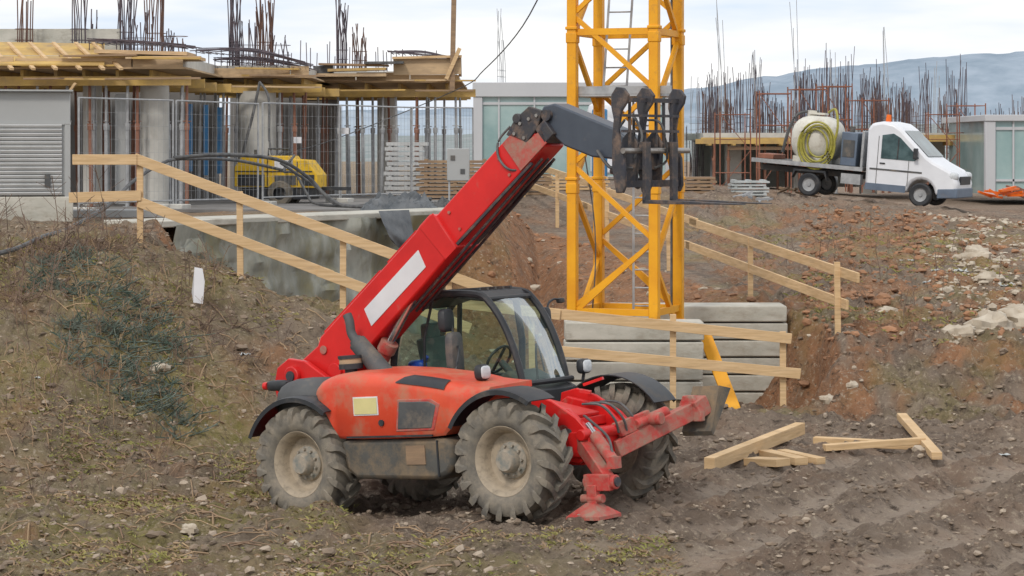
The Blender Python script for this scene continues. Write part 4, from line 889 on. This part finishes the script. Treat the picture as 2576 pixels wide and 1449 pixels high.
m=MB();m.prism([(-2.3,.5),(-2.25,.78),(-1.25,.78),(-1.2,.5),(-1.3,.72),(-2.2,.72)],-.98,-.7);vo('mudguard',m,M['black'])
# ------------------------------------------------------------------ loose beams on ground
tg='timber beams lying on the mud'
def lie(a,c,w=.15,h=.13,dz0=0,dz1=0):
    m=MB();m.beam((a[0],a[1],hz(*a)+h/2+dz0),(c[0],c[1],hz(*c)+h/2+dz1),w,h);ob('timber_beam',m,M['wood'],bevel=.005,label='pale sawn timber beam lying on mud',cat='timber beam',group=tg)
lie((2.3,28.2),(3.72,31.2),.13,.15,.02,.16);lie((3.9,31.2),(5.2,30.7),.14,.10,.03,.03);lie((3.9,30.2),(5.2,30.5),.12,.08,.01,.12)
lie((5.35,33.2),(5.15,29.3),.13,.09,.12,.05);lie((2.85,28.9),(3.2,28.5),.24,.09,.0,.02);lie((3.1,29.6),(3.45,28.8),.18,.09,.03,.03);lie((3.3,29.6),(3.7,28.95),.14,.08,.05,.03)
# ------------------------------------------------------------------ stones, rocks, plants
ph=(1+5**.5)/2;ICO=[V(p).normalized() for p in((-1,ph,0),(1,ph,0),(-1,-ph,0),(1,-ph,0),(0,-1,ph),(0,1,ph),(0,-1,-ph),(0,1,-ph),(ph,0,-1),(ph,0,1),(-ph,0,-1),(-ph,0,1))]
IF=[(0,11,5),(0,5,1),(0,1,7),(0,7,10),(0,10,11),(1,5,9),(5,11,4),(11,10,2),(10,7,6),(7,1,8),(3,9,4),(3,4,2),(3,2,6),(3,6,8),(3,8,9),(4,9,5),(2,4,11),(6,2,10),(8,6,7),(9,8,1)]
def stone(m,x,y,s,q,z=None):
    z=hz(x,y,True) if z is None else z
    sx_,sy_,sz_=s*q.uniform(.7,1.4),s*q.uniform(.7,1.4),s*q.uniform(.4,.9);a=q.uniform(0,6.3);ca_,sa=math.cos(a),math.sin(a)
    vs=[]
    for p in ICO:
        k=q.uniform(.7,1.15);X,Y_,Z=p.x*sx_*k,p.y*sy_*k,p.z*sz_*k;vs.append((x+X*ca_-Y_*sa,y+X*sa+Y_*ca_,z+Z+sz_*.15))
    m.add(vs,IF)
q=random.Random(3);m=MB();mc=MB();mr=MB()
for i in range(27000):
    y=20.8+18*q.random()**1.2;x=q.uniform(-.225,.225)*y
    cl=noise.noise(V((x*.7,y*.5,50)))
    if q.random()>.5+cl: continue
    if track(x,y)[0]>.35 and q.random()<.9: continue
    s=.012+.045*q.random()**4
    if q.random()<.04:s*=1.8
    stone(m if q.random()<(.30 if x<0 else .18) else mc,x,y,s,q)
ob('gravel',m,M['stone'],kind='stuff',fix=False,smooth=False,label='scattered pale stones on the mud')
m=MB()
for i in range(7500):
    y=q.uniform(36.5,64);x=y*q.uniform(.12,.225)
    far=sm((x/y-.165)/.02)*(1 if y>39 else .4)
    s=.02+.09*q.random()**4
    if q.random()<far*(.75 if noise.noise(V((x*.5,y*.2,70)))>-.15 else .15): stone(m,x,y,s,q)
    elif q.random()<.5: stone(mr,x,y,s*1.1,q)
for i in range(1800):
    y=q.uniform(36,57);x=q.uniform(-3,5)
    if 0<pitm(x,y)<1: stone(m if q.random()<.15 else mr,x,y,.02+.10*q.random()**4,q)
ob('soil_clods',mc,M['clod'],kind='stuff',fix=False,smooth=False,label='small clods of churned brown soil')
ob('reddish_clods',mr,M['redclod'],kind='stuff',fix=False,smooth=False,label='reddish clods on the earth cut')
ob('rubble',m,M['rock'],kind='stuff',fix=False,smooth=False,label='pale rubble scattered over the slope')
def boulder(x,y,r,seed,mat='rock'):
    m=MB();m.ell((0,0,0),(1,1,1),18,12)
    o=V((seed*3.1,0,0));m.v=[tuple(V(v)*(1+.45*noise.fractal(V(v)*1.3+o,.7,2,4))) for v in m.v];m.v=[(v[0]*r[0],v[1]*r[1],v[2]*r[2]) for v in m.v]
    ob('rock',m,M[mat],loc=(x,y,hz(x,y)+r[2]*.25),rot=(0,0,seed),fix=False,ang=30,label='pale rough rock lying on the slope',cat='rock',group='rocks on the slope')
for x,y,r,s in((7.5,37.6,(.5,.35,.28),1),(8.15,38.4,(.55,.4,.26),2),(6.9,37.2,(.3,.25,.17),3),(8.6,35.9,(.2,.3,.14),4),(4.6,35.2,(.12,.12,.1),5),(4.95,35.3,(.1,.1,.08),6),(6.2,40,(.25,.2,.1),7),(-6.7,30,(.14,.12,.08),8),(-4.6,31.4,(.16,.12,.07),9),(8.9,45,(.3,.2,.15),10),(-2.1,23.2,(.09,.07,.05),11),(-1.7,22.4,(.11,.12,.05),12),(-3.2,24,(.08,.08,.06),13),(9.6,50,(.35,.3,.2),14),(7.9,37.9,(.35,.28,.24),15),(8.3,37.2,(.28,.25,.2),16)): boulder(x,y,r,s)
m=MB();m2=MB();q=random.Random(5)
def tuft(m,x,y,h,n_,sp):
    z=hz(x,y,True)-.01
    for k in range(n_):
        a=q.uniform(0,6.28);l=h*q.uniform(.5,1.2);bx,by=x+q.uniform(-sp,sp),y+q.uniform(-sp,sp);tx,ty=bx+math.cos(a)*l*1.1,by+math.sin(a)*l*1.1
        w=.008;m.add([(bx-w,by,z),(bx+w,by,z),(lerp(bx,tx,.5)+w*.7,lerp(by,ty,.5),z+l*.4),(tx,ty,z+l*.45)],[(0,1,2),(0,2,3)])
cnt=0
while cnt<8500:
    y=21+14.5*q.random();x=q.uniform(-.215,.1)*y
    if y>24 and x>-1.8-(0 if y<30 else .3*(y-30)) : continue
    if y<=24 and x>1.5: continue
    if noise.noise(V((x*.9,y*.6,30)))+.4*noise.noise(V((x*4,y*4,31)))<q.uniform(-.1,.45): cnt+=.12;continue
    tuft(m if q.random()<.5 else m2,x,y,q.uniform(.02,.085),5,.07);cnt+=1
for i in range(2200):
    y=q.uniform(36,58);x=y*q.uniform(.1,.22)
    if x<5:continue
    if noise.noise(V((x*.5,y*.3,33)))>.05: tuft(m if q.random()<.6 else m2,x,y,q.uniform(.05,.14),6,.12)
ob('grass',m,M['grass'],kind='stuff',fix=False,smooth=False,label='short olive grass on the earth bank')
ob('dead_grass',m2,M['straw'],kind='stuff',fix=False,smooth=False,label='dead brown grass on the earth bank')
def stalks(n_,xr,yr,h,br,mat,name,label,seed,r=.004,cond=None):
    q=random.Random(seed);m=MB()
    for i in range(n_):
        x=q.uniform(*xr);y=q.uniform(*yr)
        if cond and not cond(x,y): continue
        z=hz(x,y)-.02;hh=h*q.uniform(.35,1.15);a=q.uniform(0,6.28);ln=q.uniform(.05,.45)*hh
        P=[V((x,y,z)),V((x+math.cos(a)*ln*.3,y+math.sin(a)*ln*.3,z+hh*.5)),V((x+math.cos(a)*ln,y+math.sin(a)*ln,z+hh))];m.tube(P,r,3)
        for k in range(br):
            t=q.uniform(.25,.95);p=P[0].lerp(P[2],t);b_=q.uniform(0,6.28);l=hh*q.uniform(.12,.35);m.tube([p,p+V((math.cos(b_)*l,math.sin(b_)*l,l*q.uniform(.2,1)))],r*.6,3)
    ob(name,m,M[mat],kind='stuff',fix=False,smooth=False,label=label)
stalks(230,(-7.8,-4.2),(29,35.2),.5,5,'stem','dry_weeds','dry brown weed stalks on the bank',1,r=.005,cond=lambda x,y:noise.noise(V((x,y,4)))>-.2)
stalks(240,(-7.8,-4.0),(28,35.3),.35,5,'straw','dry_weeds','pale dry weed stalks on the bank',11,r=.0045)
stalks(42,(-7.8,-5.7),(31.5,35.2),1.0,8,'stem','dry_weeds','tall dry weeds beside the housing',2,r=.006)
stalks(150,(-6,-1.8),(24.0,34),.30,5,'stem','dry_weeds','thin dry stems on the bank',3,r=.004,cond=lambda x,y:x<-2.2-(30-y)*.25 if y<30 else x<-2)
stalks(45,(5.5,9.5),(38,58),.55,5,'stem','dry_weeds','dry stems on the slope',4,r=.006)
def twigs(n_,seed):
    q=random.Random(seed);m=MB()
    for i in range(n_):
        y=q.uniform(21.5,35);x=q.uniform(-.215,-.02)*y
        if y>24.5 and x>-2.6: continue
        a=q.uniform(0,3.14);l=q.uniform(.08,.4);z=hz(x,y,True)+.012;x2,y2=x+math.cos(a)*l,y+math.sin(a)*l;m.tube([(x,y,z),((x+x2)/2,(y+y2)/2,(z+hz(x2,y2,True)+.012)/2+.03),(x2,y2,hz(x2,y2,True)+.012)],q.uniform(.004,.01),4)
    ob('twigs',m,M['straw'],kind='stuff',fix=False,smooth=False,label='fallen twigs and wood bits on the ground')
twigs(1000,6)
def brushp(cx,cy,rx,ry,n_,seed,mat='brush',r=.008,hh=.18):
    q=random.Random(seed);m=MB()
    for i in range(n_):
        a=q.uniform(0,6.28);rr_=q.random()**.6;x=cx+rx*rr_*math.cos(a);y=cy+ry*rr_*math.sin(a)
        if noise.noise(V((x*2.3,y*2.3,seed)))<-.1: continue
        z=hz(x,y)+q.uniform(.0,.12)*(1-rr_)
        b_=q.uniform(0,6.28);l=q.uniform(.12,.45);e=V((x+math.cos(b_)*l,y+math.sin(b_)*l*.6,z+q.uniform(-.02,hh)));m.tube([V((x,y,z)),e],r,3)
        for k in range(4):
            p=V((x,y,z)).lerp(e,q.random());m.tube([p,p+V((q.uniform(-.12,.12),q.uniform(-.06,.06),q.uniform(.0,.12)))],r*.6,3)
    ob('brushwood',m,M[mat],kind='stuff',fix=False,smooth=False,label='heap of dark green cut brushwood on the bank')
brushp(-5.1,31.6,.85,1.3,460,1);brushp(-4.5,30.4,.5,.6,130,2);brushp(-6.0,33.0,.7,.8,150,5);brushp(-6.6,32.6,.6,.9,90,3,'stem',.006,.25)
brushp(-6.0,34.2,1.0,.6,130,4,'stem',.006,.25);brushp(-4.3,32.6,.9,1.0,110,8,'stem',.006,.2)
m=MB();m.add([(-4.35,33.0,1.72),(-4.22,33.0,1.70),(-4.20,33.05,2.0),(-4.23,33.05,2.18),(-4.34,33.05,2.2)],[(0,1,2,3,4)]);m.add([(-4.35,33.01,1.72),(-4.4,33.2,1.85),(-4.34,33.06,2.2)],[(0,1,2)]);ob('paper_sheet',m,M['white'],fix=False,label='torn white sheet standing on the bank',cat='litter')
q=random.Random(11)
for i,(x,y) in enumerate([(-6.9,31.2),(-5.9,30.3),(-3.7,27.4),(-3.6,32.6),(6.1,30),(7.7,45),(8.2,47),(8.0,49),(8.8,47.5),(9.1,44.5)]):
    m=MB();s=q.uniform(.03,.07)*(1.8 if y>40 else 1);n_=6;vs=[(x+s*1.5*(a/n_*2-1),y+s*(b_/n_*2-1),hz(x,y,True)+.03+s*.7*noise.noise(V((a*.7,b_*.7,i*3)))) for a in range(n_+1) for b_ in range(n_+1)]
    m.add(vs,[(a*(n_+1)+b_,(a+1)*(n_+1)+b_,(a+1)*(n_+1)+b_+1,a*(n_+1)+b_+1) for a in range(n_) for b_ in range(n_)])
    ob('litter',m,M['litter'],fix=False,ang=20,label='crumpled pale litter scrap on the ground',cat='litter',group='litter scraps')
# ------------------------------------------------------------------ hills
def hill(name,y,pts,mat,seed,amp,label):
    m=MB();vs=[];n_=240
    for i in range(n_+1):
        x=lerp(pts[0][0],pts[-1][0],i/n_);h=interp(x,[p[0] for p in pts],[p[1] for p in pts])+amp*noise.fractal(V((x*.012,seed,0)),.7,2,5)
        for j,(dy,k) in enumerate(((0,0),(60,.45),(160,.85),(240,1),(500,.3))): vs.append((x,y+dy,max(0,h*k)+amp*.3*noise.noise(V((x*.03,j*2,seed)))))
    m.add(vs,[(i*5+j,(i+1)*5+j,(i+1)*5+j+1,i*5+j+1) for i in range(n_) for j in range(4)])
    ob(name,m,mat,kind='structure',fix=False,ang=180,label=label)
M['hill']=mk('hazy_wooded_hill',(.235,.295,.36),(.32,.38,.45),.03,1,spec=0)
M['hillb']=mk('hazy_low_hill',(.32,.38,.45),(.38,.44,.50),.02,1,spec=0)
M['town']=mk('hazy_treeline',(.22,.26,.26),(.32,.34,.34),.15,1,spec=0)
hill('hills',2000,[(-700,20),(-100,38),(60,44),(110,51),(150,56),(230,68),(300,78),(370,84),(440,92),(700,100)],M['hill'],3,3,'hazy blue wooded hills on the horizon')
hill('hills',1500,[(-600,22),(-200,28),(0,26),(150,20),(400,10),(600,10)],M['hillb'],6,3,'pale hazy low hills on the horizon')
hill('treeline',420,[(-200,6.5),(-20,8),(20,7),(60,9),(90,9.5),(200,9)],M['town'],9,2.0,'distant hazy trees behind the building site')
# ------------------------------------------------------------------ world, sun, camera
w=bpy.data.worlds.new('World');scene.world=w;w.use_nodes=True;nt=w.node_tree;N=nt.nodes;L=nt.links;bg=N['Background'];out=N['World Output']
sk=N.new('ShaderNodeTexSky');sk.sky_type='NISHITA';sk.sun_disc=False;sk.sun_elevation=rad(42);sk.sun_rotation=rad(205);sk.air_density=1.2;sk.dust_density=2
L.new(sk.outputs[0],bg.inputs[0]);bg.inputs[1].default_value=.12
tcw=N.new('ShaderNodeTexCoord');mp=N.new('ShaderNodeMapping');mp.inputs['Scale'].default_value=(3.2,3.2,22);mp.inputs['Location'].default_value=(1.3,.4,.2);L.new(tcw.outputs['Generated'],mp.inputs['Vector'])
nz_=N.new('ShaderNodeTexNoise');nz_.inputs['Scale'].default_value=1.6;nz_.inputs['Detail'].default_value=5;nz_.inputs['Roughness'].default_value=.5;L.new(mp.outputs[0],nz_.inputs['Vector'])
cr=N.new('ShaderNodeValToRGB');cr.color_ramp.elements[0].position=.32;cr.color_ramp.elements[0].color=(.68,.78,.92,1);cr.color_ramp.elements[1].position=.52;cr.color_ramp.elements[1].color=(.99,.99,.99,1)
e_=cr.color_ramp.elements.new(.42);e_.color=(.84,.88,.95,1);L.new(nz_.outputs['Fac'],cr.inputs[0])
bg2=N.new('ShaderNodeBackground');bg2.inputs[1].default_value=1.14;L.new(cr.outputs[0],bg2.inputs[0])
mx=N.new('ShaderNodeMixShader');mx.inputs[0].default_value=.93;L.new(bg.outputs[0],mx.inputs[1]);L.new(bg2.outputs[0],mx.inputs[2]);L.new(mx.outputs[0],out.inputs['Surface'])
sd=bpy.data.lights.new('sun','SUN');sd.energy=1.5;sd.angle=rad(10);sd.color=(1,.93,.84);so_=bpy.data.objects.new('sun',sd);COL.objects.link(so_)
so_.rotation_euler=(rad(48),0,rad(-25))
cd=bpy.data.cameras.new('camera');cam=bpy.data.objects.new('camera',cd);COL.objects.link(cam);cam.location=(0,0,3.84);cam.rotation_euler=(rad(90),0,0)
cd.lens=85;cd.sensor_width=36;cd.shift_y=-.1376;cd.clip_end=6000;cd.clip_start=.5;scene.camera=cam
scene.view_settings.view_transform='Standard';scene.view_settings.look='None';scene.view_settings.exposure=0
